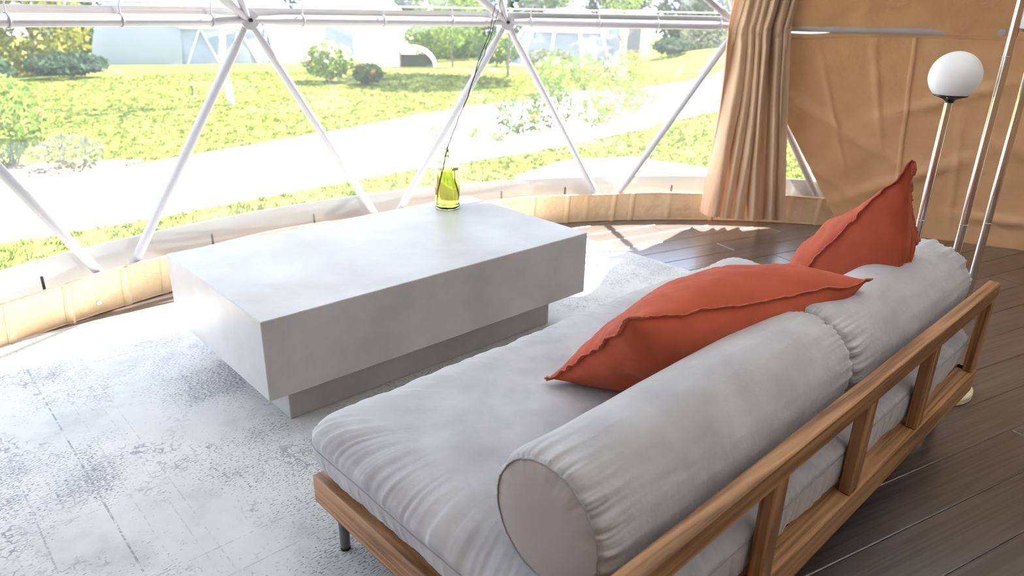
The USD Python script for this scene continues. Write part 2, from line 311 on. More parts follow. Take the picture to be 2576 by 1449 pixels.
# ---- floor: dark laminate planks, each its own piece
PA = math.radians(-14.2)
floor = thing('floor', 'dark grey brown laminate plank floor of the round tent', kind='structure')
disc = Point(*DC).buffer(3.68, 64)
pu, pv = np.array([math.cos(PA), math.sin(PA)]), np.array([-math.sin(PA), math.cos(PA)])
PW, PL = 0.152, 1.24
v_off = -0.98 - PW * 30          # one joint runs where the photo shows it
for iv in range(70):
    v0 = v_off + iv * PW
    for iu in range(-6, 7):
        u0 = iu * PL + (0.41 * ((iv * 7) % 3)) + 0.13 * ((iv * 5) % 4) + (0.62 if iv in (27, 28) else 0.0)
        cs = [pu * a + pv * b for a, b in ((u0, v0), (u0 + PL, v0), (u0 + PL, v0 + PW), (u0, v0 + PW))]
        cpoly = Polygon(cs).intersection(disc)
        if cpoly.is_empty or cpoly.area < 0.004: continue
        org = pu * u0 + pv * v0
        loc = Polygon([((np.array(c) - org) @ pu, (np.array(c) - org) @ pv) for c in cpoly.exterior.coords])
        inner = loc.buffer(-0.0006, join_style=2); top = loc.buffer(-0.0040, join_style=2)
        if inner.is_empty or top.is_empty or inner.geom_type != 'Polygon' or top.geom_type != 'Polygon': continue
        m = trimesh.convex.convex_hull(np.vstack([np.c_[np.array(inner.exterior.coords), np.full(len(inner.exterior.coords), -0.018)], np.c_[np.array(inner.exterior.coords), np.full(len(inner.exterior.coords), -0.0018)], np.c_[np.array(top.exterior.coords), np.zeros(len(top.exterior.coords))]]))
        p = obj('plank', m, m_planks[(iv * 3 + iu * 5) % 3], floor)
        x = UsdGeom.Xformable(p); x.AddTranslateOp().Set(Gf.Vec3d(float(org[0]), float(org[1]), 0)); x.AddRotateZOp().Set(math.degrees(PA))
pl = trimesh.creation.cylinder(radius=3.80, height=0.13, sections=128); pl.apply_translation([DC[0], DC[1], -0.088])
obj('deck_platform', pl, m_deck, kind='structure', label='low pale platform under the round tent floor')

# ---- clear window: film panes, white steel tubes, hub plates, ties, white vinyl band
win = thing('window_1', 'curved clear vinyl window in a white steel triangle frame', kind='structure')
def pane(pts):
    # outward offset, subdivided and slightly slack
    pts = np.array(pts); c = pts.mean(0); n = np.cross(pts[1] - pts[0], pts[2] - pts[0]); n /= np.linalg.norm(n)
    if n[:2] @ (c[:2] - DC) < 0: n = -n
    pts = pts + n * 0.034
    N = 14; v, idx = [], {}
    for i in range(N + 1):
        for j in range(N + 1 - i):
            a, b = i / N, j / N; g = 1 - a - b
            w = 27 * a * b * g
            q = pts[0] * a + pts[1] * b + pts[2] * g
            q = q + n * (0.006 * w + 0.010 * min(1, 12 * a * b * g) * (fbm(q * 2.3, 3, 5) - 0.5))
            idx[i, j] = len(v); v.append(q)
    f = []
    for i in range(N):
        for j in range(N - i):
            f.append((idx[i, j], idx[i + 1, j], idx[i, j + 1]))
            if i + j < N - 1: f.append((idx[i + 1, j], idx[i + 1, j + 1], idx[i, j + 1]))
    return trimesh.Trimesh(np.array(v), np.array(f), process=False)
KS = range(-4, 3)
for k in KS:
    obj('pane', pane([hub(k), base_node(k), base_node(k + 1)]), m_pvc, win, smooth=True)
    if k < 2: obj('pane', pane([hub(k), hub(k + 1), base_node(k + 1)]), m_pvc, win, smooth=True)
for k in range(-4, 3):
    obj('pane', pane([hub(k), top_node(k), top_node(k - 1)]), m_pvc, win, smooth=True)
    if k > -4: obj('pane', pane([hub(k), hub(k - 1), top_node(k)]), m_pvc, win, smooth=True)
obj('pane', pane([hub(2), hub(3), base_node(3)]), m_pvc, win, smooth=True)

def strut(a, b, r=0.0205, inset=0.055):
    a, b = np.asarray(a), np.asarray(b); d = (b - a) / np.linalg.norm(b - a); L = np.linalg.norm(b - a)
    s = np.array([0.0, 0.10, 0.16, L - 0.16, L - 0.10, L])
    rr = np.array([r * 0.62, r * 0.8, r, r, r * 0.8, r * 0.62])
    return tube(a + d * s[:, None], rr, 14)
for k in range(-4, 4):
    obj('tube', strut(hub(k), base_node(k)), m_steel, win, smooth=40)
    if k < 3: obj('tube', strut(hub(k), base_node(k + 1)), m_steel, win, smooth=40)
    if k < 3: obj('tube', strut(hub(k), top_node(k)), m_steel, win, smooth=40)
    if k < 3: obj('tube', strut(hub(k), top_node(k - 1)), m_steel, win, smooth=40)
    if k < 3: obj('tube', strut(hub(k), hub(k + 1), 0.0235), m_steel, win, smooth=40)
def facing_disc(c, out, r, h):
    out = out / np.linalg.norm(out); return tube([c - out * h / 2, c + out * h / 2], r, 18)
for k in range(-3, 3):
    c = hub(k); o = np.array([DC[0] - c[0], DC[1] - c[1], 0.0]); o /= np.linalg.norm(o)
    hp = obj('hub_plate', facing_disc(c + o * 0.014, o, 0.042, 0.012), m_steel, win, smooth=40)
    obj('bolt', facing_disc(c + o * 0.024, o, 0.0085, 0.012), m_dark, hp, smooth=40)
# white seam band and thin cord above the ring tube, ties round the tube
def ring_strip(a0, a1, n, r0, z0, r1, z1, t=0.004):
    a = np.linspace(a0, a1, n); P = np.stack([pol(a, r0, z0), pol(a, r1, z1)], 1); return thick_sheet(P, t)
def chord_pts(a0, a1, off, z, n=64):
    """points on the straight chords between hubs"""
    out = []
    for a in np.linspace(a0, a1, n):
        k = math.floor((HUB(0) - a) / 22.42); A, B = hub(k), hub(k + 1)
        t = (HUB(k) - a) / 22.42; q = A * (1 - t) + B * t
        rad = q[:2] - DC; rad /= np.linalg.norm(rad); out.append([*(q[:2] + rad * off), z])
    return np.array(out)
P = np.stack([chord_pts(44, 168, 0.033, 1.205, 160), chord_pts(44, 168, 0.020, 1.256, 160)], 1)
obj('seam_band', thick_sheet(P, 0.003), m_vinyl, win, smooth=40, label='white welded seam band along the ring tube')
obj('seam_cord', tube(chord_pts(44, 168, 0.02, 1.272, 200), 0.0045, 8), m_steel, win, smooth=True, label='thin white cord above the ring tube')
for a in (49.2, 55.5, 61.2, 67.6, 71.4, 75.3, 81.6, 88.2, 95.2, 101.6, 108.0, 114.0, 121.0, 130.0, 140.0):
    q = chord_pts(a, a, 0.0, 1.205, 1)[0]; tg = np.array([-math.sin(math.radians(a)), math.cos(math.radians(a)), 0]); ou = np.array([math.cos(math.radians(a)), math.sin(math.radians(a)), 0])
    th = np.linspace(0, 2 * np.pi, 25)
    ring = q + 0.0262 * (np.cos(th)[:, None] * ou + np.sin(th)[:, None] * np.array([0, 0, 1]))
    loop = tube(ring, 0.0032, 6)
    tail = tube([q + np.array([0, 0, 0.026]) - ou * 0.005, q + np.array([0, 0, 0.055]) - ou * 0.012 + tg * 0.004, q + np.array([0, 0, 0.082]) - ou * 0.014 - tg * 0.006], [0.0035, 0.003, 0.002], 6)
    obj('cable_tie', cat_([loop, tail]), m_steel, win, smooth=40)
# white vinyl band at the foot of the film, with a slack swell
aa = np.linspace(20, 176, 320); zz = np.linspace(-0.13, 0.275, 12)
A_, Z_ = np.meshgrid(aa, zz, indexing='ij')
rr_ = 3.745 + 0.05 * (0.275 - Z_) + 0.014 * (fbm(np.stack([A_ * 0.16, Z_ * 5, 0 * A_], -1), 3, 3) - 0.5)
obj('vinyl_band', thick_sheet(pol(A_, rr_, Z_), 0.004), m_vinyl, win, smooth=40, label='opaque white vinyl band below the clear film')
for a in (46.0, 51.5, 62.6, 69.2, 74.5, 87.4, 96.0, 107.9, 118.0, 128.0):
    q = pol(a, 3.665, 0.0); obj('anchor_pin', tube([q + [0, 0, 0.10], q + [0, 0, 0.232]], 0.0055, 8), m_dark, win, smooth=40)

# ---- tan canvas skirting strip round the foot of the window (panels with welts between)
board = thing('baseboard_front', 'tan oilcloth skirting strip round the foot of the clear window', kind='structure')
edges = [171, 158.5, 146, 133.5, 126, 121.5, 115.5, 110.4, 106.8, 102.9, 100.1, 95.5, 89, 81.5, 77, 73.5, 68.3, 66, 62.4, 60.4, 57.5, 55.6, 51.8, 47.2, 42.5, 39.4, 36.6, 31.5]
def skirt_r(A, Z):
    s = (np.asarray(Z) / 0.19)
    return 3.662 - 0.030 * s + 0.016 * np.sin(np.pi * s) * (fbm(np.stack([np.asarray(A) * 0.22, s * 1.4, 0 * s], -1), 3, 11) - 0.35)
for i in range(len(edges) - 1):
    a1, a0 = edges[i], edges[i + 1]
    n = max(8, int((a1 - a0) * 3)); A, Z = np.meshgrid(np.linspace(a0, a1, n), np.linspace(0.0005, 0.186, 12), indexing='ij')
    ZZ = Z * (1 + 0.02 * np.sin(A * 0.5))
    obj('canvas_panel', thick_sheet(pol(A, skirt_r(A, Z), ZZ), 0.004), m_skirt, board, smooth=40)
    A2, Z2_ = np.meshgrid(np.linspace(a0 - 0.28, a0 + 0.28, 6), np.linspace(0.001, 0.187, 8), indexing='ij')
    w = np.cos((A2 - a0) / 0.28 * np.pi / 2) * (1.0 if i % 3 else 0.35)
    obj('canvas_welt', thick_sheet(pol(A2, skirt_r(A2, Z2_) - 0.003 - 0.008 * w, Z2_), 0.003), m_skirt, board, smooth=40)
def hem(z, r_, n=300):
    a = np.linspace(32, 171, n); s = z / 0.19
    return tube(pol(a, skirt_r(a, np.full(n, z)) - 0.003, z * (1 + 0.02 * np.sin(a * 0.5))), r_, 8)
obj('hem_cord', hem(0.186, 0.0052), m_skirt, board, smooth=True); obj('hem_cord', hem(0.005, 0.0042), m_skirt, board, smooth=True)
for a in (104.9, 57.9, 125.0, 81.0):
    q = pol(a, float(skirt_r(np.array([a]), np.array([0.06]))[0]) - 0.004, 0.055); o = np.array([DC[0] - q[0], DC[1] - q[1], 0.0]); o /= np.linalg.norm(o)
    obj('snap_stud', facing_disc(q, o, 0.0085, 0.008), m_chrome, board, smooth=40)

# ---- tan canvas lining: wall to the right and behind, ceiling above
def lining_r(A, Z, crumple=1.0):
    base = np.where(np.asarray(Z) < 1.21, 3.575 - 0.095 * (np.asarray(Z) / 1.21) ** 1.6, rsph(Z) - 0.03)
    q = np.stack([np.asarray(A) * 0.075, np.asarray(Z) * 1.6, 0 * np.asarray(Z)], -1)
    return base + crumple * (0.040 * (fbm(q, 4, 21) - 0.5) + 0.018 * (fbm(q * 4.2, 3, 33) - 0.5))
wall = thing('wall_right', 'crumpled tan canvas lining wall beside the curtain', kind='structure')
NA, NZ = 420, 60
a_lo = -224.0
S, T = np.meshgrid(np.linspace(0, 1, NA), np.linspace(0, 1, NZ), indexing='ij')
# lower panel: its free left edge follows the strut from hub 2 to base node 3
def left_edge(z): return HUB(2) - 1.2 + (BASE(3) - 0.6 - HUB(2) + 1.2) * np.clip((1.10 - z) / (1.10 - 0.06), 0, 1)
Zl = 0.0 + T * 1.195
Al = left_edge(Zl) * (1 - S ** 1.6) + a_lo * S ** 1.6
Zl = Zl - 0.022 * np.clip(T - 0.8, 0, 1) / 0.2 * np.exp(-((Al - 41.5) / 3.5) ** 2)
CREASES = ((36, 0.62, 0.5, 0.03, 0.030), (30, 0.35, -0.45, 0.035, 0.026), (40, 0.45, 0.55, 0.02, 0.03), (27, 0.85, -0.35, 0.03, 0.024), (20, 0.55, 0.3, 0.04, 0.02), (14, 0.9, -0.5, 0.03, 0.015), (34, 0.9, 1.3, 0.012, 0.018), (25.5, 0.4, 1.45, 0.012, 0.016), (37.5, 0.75, 1.2, 0.010, 0.014))
def wall_r(A, Z):
    R = lining_r(A, Z, 1.25)
    R = R - 0.03 * np.exp(-((Z - 0.16) / 0.022) ** 2) * np.clip((27 - A) / 6, 0, 1) * (0.6 + 0.8 * fbm(np.stack([A * 0.2, 0 * A, 0 * A], -1), 2, 4))      # a horizontal tuck near the floor
    for ac, zc, ang, wdt, amp in CREASES:
        uu = np.radians(A - ac) * 3.5; vv = Z - zc; dd = vv * math.cos(ang) - uu * math.sin(ang); al = uu * math.cos(ang) + vv * math.sin(ang)
        R = R - amp * np.exp(-(dd / wdt) ** 2) * np.exp(-(al / 0.35) ** 2)
    return R
Rl = wall_r(Al, Zl)
obj('canvas_panel', thick_sheet(pol(Al, Rl, Zl), 0.005), m_canvas, wall, smooth=50)
Au = (HUB(2) - 0.4) * (1 - S ** 1.6) + a_lo * S ** 1.6; zb_ = 1.183 + 0.030 * np.exp(-((Au - 41.0) / 3.6) ** 2); Zu = zb_ + T * (ZTOP + 0.02 - zb_)
Ru = lining_r(Au, Zu, 1.5) - 0.02
obj('canvas_panel', thick_sheet(pol(Au, Ru, Zu), 0.005), m_canvas, wall, smooth=50)
zt = np.linspace(0.06, 1.165, 60)
for a0, sl in ((31.6, -1.6), (9.5, -0.5), (-12.0, 0.3)):
    an = a0 + sl * (1.165 - zt)
    Pq = np.stack([pol(an + o, wall_r(an + o, zt) - d, zt) for o, d in ((-0.22, 0.003), (-0.1, 0.011), (0.1, 0.011), (0.22, 0.003))], 1)
    obj('seam_tape', thick_sheet(Pq, 0.003), m_canvas, wall, smooth=60)
an = np.linspace(45, -20, 160); dip = 0.022 * np.exp(-((an - 41.5) / 3.5) ** 2)
obj('seam_tape', thick_sheet(np.stack([pol(an, wall_r(an, z - dip) - d, z - dip) for z, d in ((1.165, 0.003), (1.172, 0.009), (1.186, 0.009), (1.194, 0.003))], 1), 0.003), m_canvas, wall, smooth=60)
for k in (3, 4):
    c = hub(k); o = np.array([DC[0] - c[0], DC[1] - c[1], 0.0]); o /= np.linalg.norm(o)
    obj('snap_stud', facing_disc(c + o * 0.06, o, 0.018, 0.02), m_steel, wall, smooth=40)
obj('tube', strut(hub(3), base_node(4)), m_steel, win, smooth=40)
ph = np.linspace(math.asin((ZTOP - ZC) / (RS - 0.03)), np.pi / 2 - 0.002, 28); th_ = np.linspace(-180, 180, 97)
PH, TH = np.meshgrid(ph, th_, indexing='ij')
rad = (RS - 0.06) * np.cos(PH) + 0.03 * (fbm(np.stack([np.cos(np.radians(TH)) * 3, np.sin(np.radians(TH)) * 3, PH * 3], -1), 3, 8) - 0.5) * np.cos(PH)
obj('ceiling', thick_sheet(pol(TH, rad, ZC + (RS - 0.03) * np.sin(PH)), 0.01), m_ceiling, kind='structure', smooth=50, label='cream canvas dome ceiling above the clear window')

# opaque outer cover of the tent behind the lining
zc_ = np.linspace(-0.12, 3.72, 70); sc2 = np.linspace(0, 1, 150)
Sq, Zq = np.meshgrid(sc2, zc_, indexing='ij')
aL = np.where(Zq < 1.21, left_edge(Zq) + 0.3, np.where(Zq < ZTOP, HUB(2) - 0.2, 136.0))
aE = np.full(Zq.shape, -224.0)
Aq = aL * (1 - Sq) + aE * Sq
obj('wall_outer', thick_sheet(pol(Aq, np.maximum(rsph(Zq, 0.055), 0.02), Zq), 0.006), m_cover, kind='structure', smooth=50, label='white outer tent cover seen from the garden')

# ------------------------------------------------------------------ rug
RZ = 0.009
rug = thing('area_rug', 'pale grey distressed print rug under the concrete coffee table', 'rug')
gx, gy = np.meshgrid(np.linspace(-1.75, 2.335, 120), np.linspace(-1.02, 1.352, 80), indexing='ij')
ed = np.minimum.reduce([gx + 1.75, 2.335 - gx, gy + 1.02, 1.352 - gy])
gz = RZ - 0.004 * np.exp(-ed / 0.012) + 0.0006 * (fbm(np.stack([gx * 9, gy * 9, 0 * gx], -1), 2, 2) - 0.5)
wob = 0.008 * (fbm(np.stack([gx * 5, 0 * gx, 0 * gx], -1), 3, 9) - 0.5) * np.clip((gy - 1.0) / 0.35, 0, 1)
top = np.stack([gx, gy + wob, gz], -1); bot = top.copy(); bot[..., 2] = 0.0008
mr = cat_([grid_mesh(top), grid_mesh(bot, flip=True)] + [grid_mesh(np.stack([a, b], 1)) for a, b in ((top[0], bot[0]), (bot[-1], top[-1]), (bot[:, 0], top[:, 0]), (top[:, -1], bot[:, -1]))])
obj('pile', mr, m_rug, rug, smooth=50)
ring = np.vstack([top[:, 0], top[-1, 1:], top[::-1, -1][1:], top[0, ::-1][1:]]); ring[:, 2] = 0.0055
obj('hem', tube(ring, 0.0052, 8, cap=False), m_hem, rug, smooth=True, label='overlocked pale hem')

# ------------------------------------------------------------------ coffee table
TL, TD, TH_, SLAB = 1.40, 0.792, 0.422, 0.262
tb = thing('coffee_table', 'long grey microcement block coffee table holding the green vase', 'table')
obj('top_slab', box(0, TL, 0, TD, TH_ - SLAB, TH_, 0.0022), m_concrete, tb)
obj('plinth', box(0.104, TL - 0.104, 0.104, TD - 0.104, RZ, TH_ - SLAB, 0.002), m_concrete, tb)

# ------------------------------------------------------------------ sofa (local origin at the front left foot of the frame)
SX, SY, SRZ = -0.108, -0.48, 0.9
LX, LY = 1.865, -0.918
sofa = thing('sofa', 'low oak framed sofa with pale grey suede seat and bolsters', 'sofa', (SX, SY, 0), SRZ)
rb, rt = 0.140, 0.216
def oak(name, b, ax): return obj(name, b, m_oak[ax], sofa)
oak('side_rail', box(0, 0.034, LY, 0, rb, rt, 0.003), 'y')
oak('side_rail', box(LX - 0.034, LX, LY, 0, rb, rt, 0.003), 'y')
oak('front_rail', box(0.0345, LX - 0.0345, -0.034, -0.001, rb, rt - 0.002, 0.003), 'x')
oak('back_rail', box(0.0, LX, LY - 0.0005, LY + 0.055, rb, rt, 0.003), 'x')
oak('top_rail', box(-0.004, LX, LY - 0.001, LY + 0.034, 0.464, 0.516, 0.003), 'x')
for x0, x1 in ((0.0, 0.045), (0.468, 0.520), (0.896, 0.946), (1.322, 1.370), (LX - 0.045, LX)):
    oak('back_slat', box(x0, x1, LY + 0.002, LY + 0.031, rt, 0.464, 0.003), 'z')
m_board = plain('black_base_board', (0.02, 0.022, 0.022), 0.8)
obj('base_board', box(0.035, LX - 0.035, LY + 0.056, -0.035, rb + 0.012, rb + 0.030), m_board, sofa, label='black upholstery base board')
for lx, ly in ((0.040, -0.06), (LX - 0.045, -0.06), (0.045, LY + 0.07), (LX - 0.045, LY + 0.07)):
    lz = RZ if ly > -0.5 else 0.0
    lg = obj('leg', tube([[lx, ly, lz + 0.008], [lx, ly, rb + 0.014]], [0.0125, 0.0135], 20), m_leg, sofa, smooth=40)
    obj('glide', tube([[lx, ly, lz], [lx, ly, lz + 0.008]], 0.0125, 16), m_hole, lg, smooth=40)

def rrect(n, hx, hy, rc):
    """n points round a rounded rectangle with half sizes hx, hy (per-point parameters stay put when it shrinks)"""
    t = np.arange(n) / n * 2 * np.pi
    out = []
    for a in t:
        c, s = np.cos(a), np.sin(a)
        e = 0.16 if rc < 0.08 else 0.24
        out.append((hx * np.sign(c) * abs(c) ** e, hy * np.sign(s) * abs(s) ** e))
    return np.array(out)

def ring_param(n, hx, hy):
    per = np.linspace(0, 4, n, endpoint=False); out = []
    return per

def seat_cushion():
    hx, hy = 0.948, 0.452
    # perimeter by arc length of a rounded rectangle
    rc = 0.075
    base = sbox(-hx + rc, -hy + rc, hx - rc, hy - rc).buffer(rc, 24)
    n = 1000
    per = base.exterior; L = per.length
    P0 = np.array([per.interpolate(i / n * L).coords[0] for i in range(n)])
    ss = np.arange(n) / n * L
    prof = []   # (inset, z)
    zs = 0.318
    for th in np.linspace(0, np.pi / 2, 16): prof.append((0.125 * (1 - np.cos(th)), zs + 0.072 * np.sin(th) ** 0.9))
    for k in np.linspace(0.15, 1, 16)[:]: prof.append((0.125 + (hy - 0.125) * k, zs + 0.072 + 0.014 * np.sin(k * np.pi / 2)))
    low = []
    for th in np.linspace(np.pi / 2, 0, 14)[:-1]: low.append((0.034 * (1 - np.cos(th)) + 0.0, zs - 0.100 * np.sin(th)))
    low = [(0.10, 0.203), (0.06, 0.207)] + low
    prof = low + prof
    nr = len(prof); V = np.zeros((n, nr, 3))
    ax = np.clip(np.abs(P0) / np.array([hx, hy]), 0, 1)
    for j, (ins, z) in enumerate(prof):
        k = ins / hy
        x, y = P0[:, 0] * (1 - ins * (2.0 if z < zs - 0.001 and ins > 0 else 1.0) / hx), P0[:, 1] * (1 - ins * (0.45 if z < zs - 0.001 and ins > 0 else 1.0) / hy)
        V[:, j] = np.stack([x, y, np.full(n, z)], 1)
    Z = V[..., 2]
    up = np.clip((Z - zs) / 0.075, -1.3, 1.3)
    # slow bulges along the rim, gathers that fade away from the seam
    S = np.repeat(ss[:, None], nr, 1)
    slow = fbm(np.stack([V[..., 0] * 2.6 + 5, V[..., 1] * 2.6, 0 * Z], -1), 3, 41) - 0.5
    cq = lambda k: np.stack([np.cos(S / L * 2 * np.pi) * L / (2 * np.pi) * k, np.sin(S / L * 2 * np.pi) * L / (2 * np.pi) * k, 0.7 * np.sign(up) + 0 * S], -1)
    fine = fbm(cq(58), 2, 42) - 0.5
    fine2 = fbm(cq(105), 2, 43) - 0.5
    soft = fbm(cq(13), 2, 45) - 0.5
    crease = fbm(np.stack([V[..., 0] * 7, V[..., 1] * 7, Z * 9], -1), 3, 44) - 0.5
    a = np.abs(up)
    ins = np.array([p[0] for p in prof])[None, :]
    amp = np.exp(-((ins / 0.085) ** 2)) * np.clip(a * 4.0, 0, 1)
    cen = V - np.array([0, 0, zs]); rimx, rimy = (np.sign(P0[:, k]) * ax[:, k] ** 8 for k in (0, 1)); nrm = np.stack([rimx[:, None] * np.clip(1 - ins / 0.16, 0, 1), rimy[:, None] * np.clip(1 - ins / 0.16, 0, 1), np.clip(up, -0.4, 1)], -1)
    nrm /= np.linalg.norm(nrm, axis=2, keepdims=True) + 1e-9
    V += nrm * (0.030 * slow * np.clip(up + 0.3, 0, 1) + amp * np.where(up < 0, 0.6, 1.0) * (0.014 * fine + 0.009 * fine2) + 0.016 * soft * np.exp(-((ins / 0.14) ** 2)) * np.clip(a * 2.0, 0, 1) + 0.006 * crease * np.clip(a * 2, 0, 1))[..., None]
    # the back half is pressed down by the bolsters
    back = np.clip((-V[..., 1] + 0.10) / 0.36, 0, 1); back = back * back * (3 - 2 * back); V[..., 2] -= 0.038 * back * np.clip(up, 0, 1)
    V[..., 2] -= 0.004 * np.exp(-(up / 0.12) ** 2); V[..., :2] *= (1 - 0.004 * np.exp(-(up / 0.10) ** 2))[..., None]
    # plump front corners
    fr = np.clip((V[..., 1] - 0.1) / 0.3, 0, 1) * np.clip((np.abs(V[..., 0]) - 0.70) / 0.2, 0, 1); V[..., 2] += 0.012 * fr * np.clip(up, 0, 1)
    V += np.array([LX / 2 + 0.004, -0.430, 0])
    m = grid_mesh(V, closed_u=True)
    seam_row = int(np.argmin([abs(p[1] - zs) + p[0] for p in prof]))
    bottom = trimesh.Trimesh(np.vstack([V[:, 0], [[LX / 2, -0.43, 0.205]]]), np.stack([np.arange(n), np.full(n, n), (np.arange(n) + 1) % n], 1)[:, ::-1], process=False)
    full = cat_([m, bottom]); full.merge_vertices()
    if full.volume < 0: full.invert()
    return full, V[:, seam_row]
sm, seam = seat_cushion()
sc = obj('seat_cushion', sm, m_fabric, sofa, smooth=60)
outw = seam - np.array([LX / 2, -0.43, 0]); outw[:, 2] = 0; outw /= np.linalg.norm(outw, axis=1, keepdims=True)
obj('seam_welt', tube(np.vstack([seam, seam[:1]]) + np.vstack([outw, outw[:1]]) * 0.0008, 0.0014, 6, cap=False), m_thread, sc, smooth=True)

def bolster(name, x0, x1, seed, cy=-0.722, cz=0.488, R=0.129):
    nx, na = 130, 320
    capr, ro = 0.113, 0.045
    s = np.r_[np.linspace(0, 1, 26)[:-1] * 0.10, np.linspace(0.10, (x1 - x0) - 0.10, nx - 50), (x1 - x0) - np.linspace(1, 0, 26)[1:] * 0.10]
    th = np.arange(na) / na * 2 * np.pi
    d = np.minimum(s, (x1 - x0) - s)
    k = np.clip(d / ro, 0, 1)
    rad = capr + (R - capr) * np.sqrt(np.clip(1 - (1 - k) ** 2, 0, 1))
    S, TH = np.meshgrid(s, th, indexing='ij'); D = np.minimum(S, (x1 - x0) - S)
    cyc = np.stack([np.cos(TH) * 6.0 + np.where(S < (x1 - x0) / 2, 0, 40), np.sin(TH) * 6.0, 0 * S], -1)
    pleat = fbm(cyc, 3, seed) - 0.5
    pleat2 = fbm(cyc * 3.1, 2, seed + 1) - 0.5
    w = np.exp(-(D / 0.085) ** 2) * np.clip(D / 0.006, 0.15, 1)
    w2 = np.exp(-(D / 0.030) ** 2) * np.clip(D / 0.004, 0.3, 1)
    slow = fbm(np.stack([S * 2.6, np.cos(TH) * 1.3, np.sin(TH) * 1.3], -1), 3, seed + 2) - 0.5
    fold = fbm(np.stack([S * 5, np.cos(TH) * 5, np.sin(TH) * 5], -1), 3, seed + 3) - 0.5
    Rr = rad[:, None] + 0.019 * pleat * w + 0.013 * pleat2 * w2 + (0.012 * slow + 0.003 * fold) * np.clip(D / 0.1, 0, 1)
    Yv, Zv = cy + Rr * np.cos(TH), cz + Rr * np.sin(TH)
    # rests on the seat: slightly flattened underneath
    zmin = cz - 0.121; Zv = np.where(Zv < zmin, zmin + (Zv - zmin) * 0.3, Zv)
    P = np.stack([x0 + S, Yv, Zv], -1)
    body = grid_mesh(P.transpose(1, 0, 2), closed_u=True)
    if body.volume < 0: body.invert()
    b = obj(name, body, m_fabric, sofa, smooth=60)
    for e, sgn in ((0, -1), (-1, 1)):
        rimp = P[e]; c = rimp.mean(0)
        rows = [rimp]
        for q in np.linspace(0.94, 0.0, 12):
            rr = c + (rimp - c) * q; rr = rr.copy()
            rad_w = np.exp(-((1 - q) / 0.22) ** 2)
            rr[:, 0] += sgn * (0.012 * (1 - q ** 3)) + sgn * 0.008 * rad_w * (fbm(np.stack([np.cos(th) * 4, np.sin(th) * 4 + 9, 0 * th], -1), 3, seed + 7) - 0.5) * np.clip(np.sin(th) + 0.5, 0, 1)
            rows.append(rr)
        capm = grid_mesh(np.array(rows).transpose(1, 0, 2), closed_u=True)
        n0 = capm.face_normals.mean(0)
        if n0[0] * sgn < 0: capm.invert()
        obj('end_cap', capm, m_fabric_cap, b, smooth=60)
        off = np.array([sgn * 0.001, 0, 0]); rr = c + (rimp - c) * 1.006 + off
        obj('end_piping', tube(np.vstack([rr, rr[:1]]), 0.0014, 6, cap=False), m_thread, b, smooth=True)
    return b
bolster('bolster', 0.050, 0.952, 51)
bolster('bolster', 0.958, 1.835, 71)

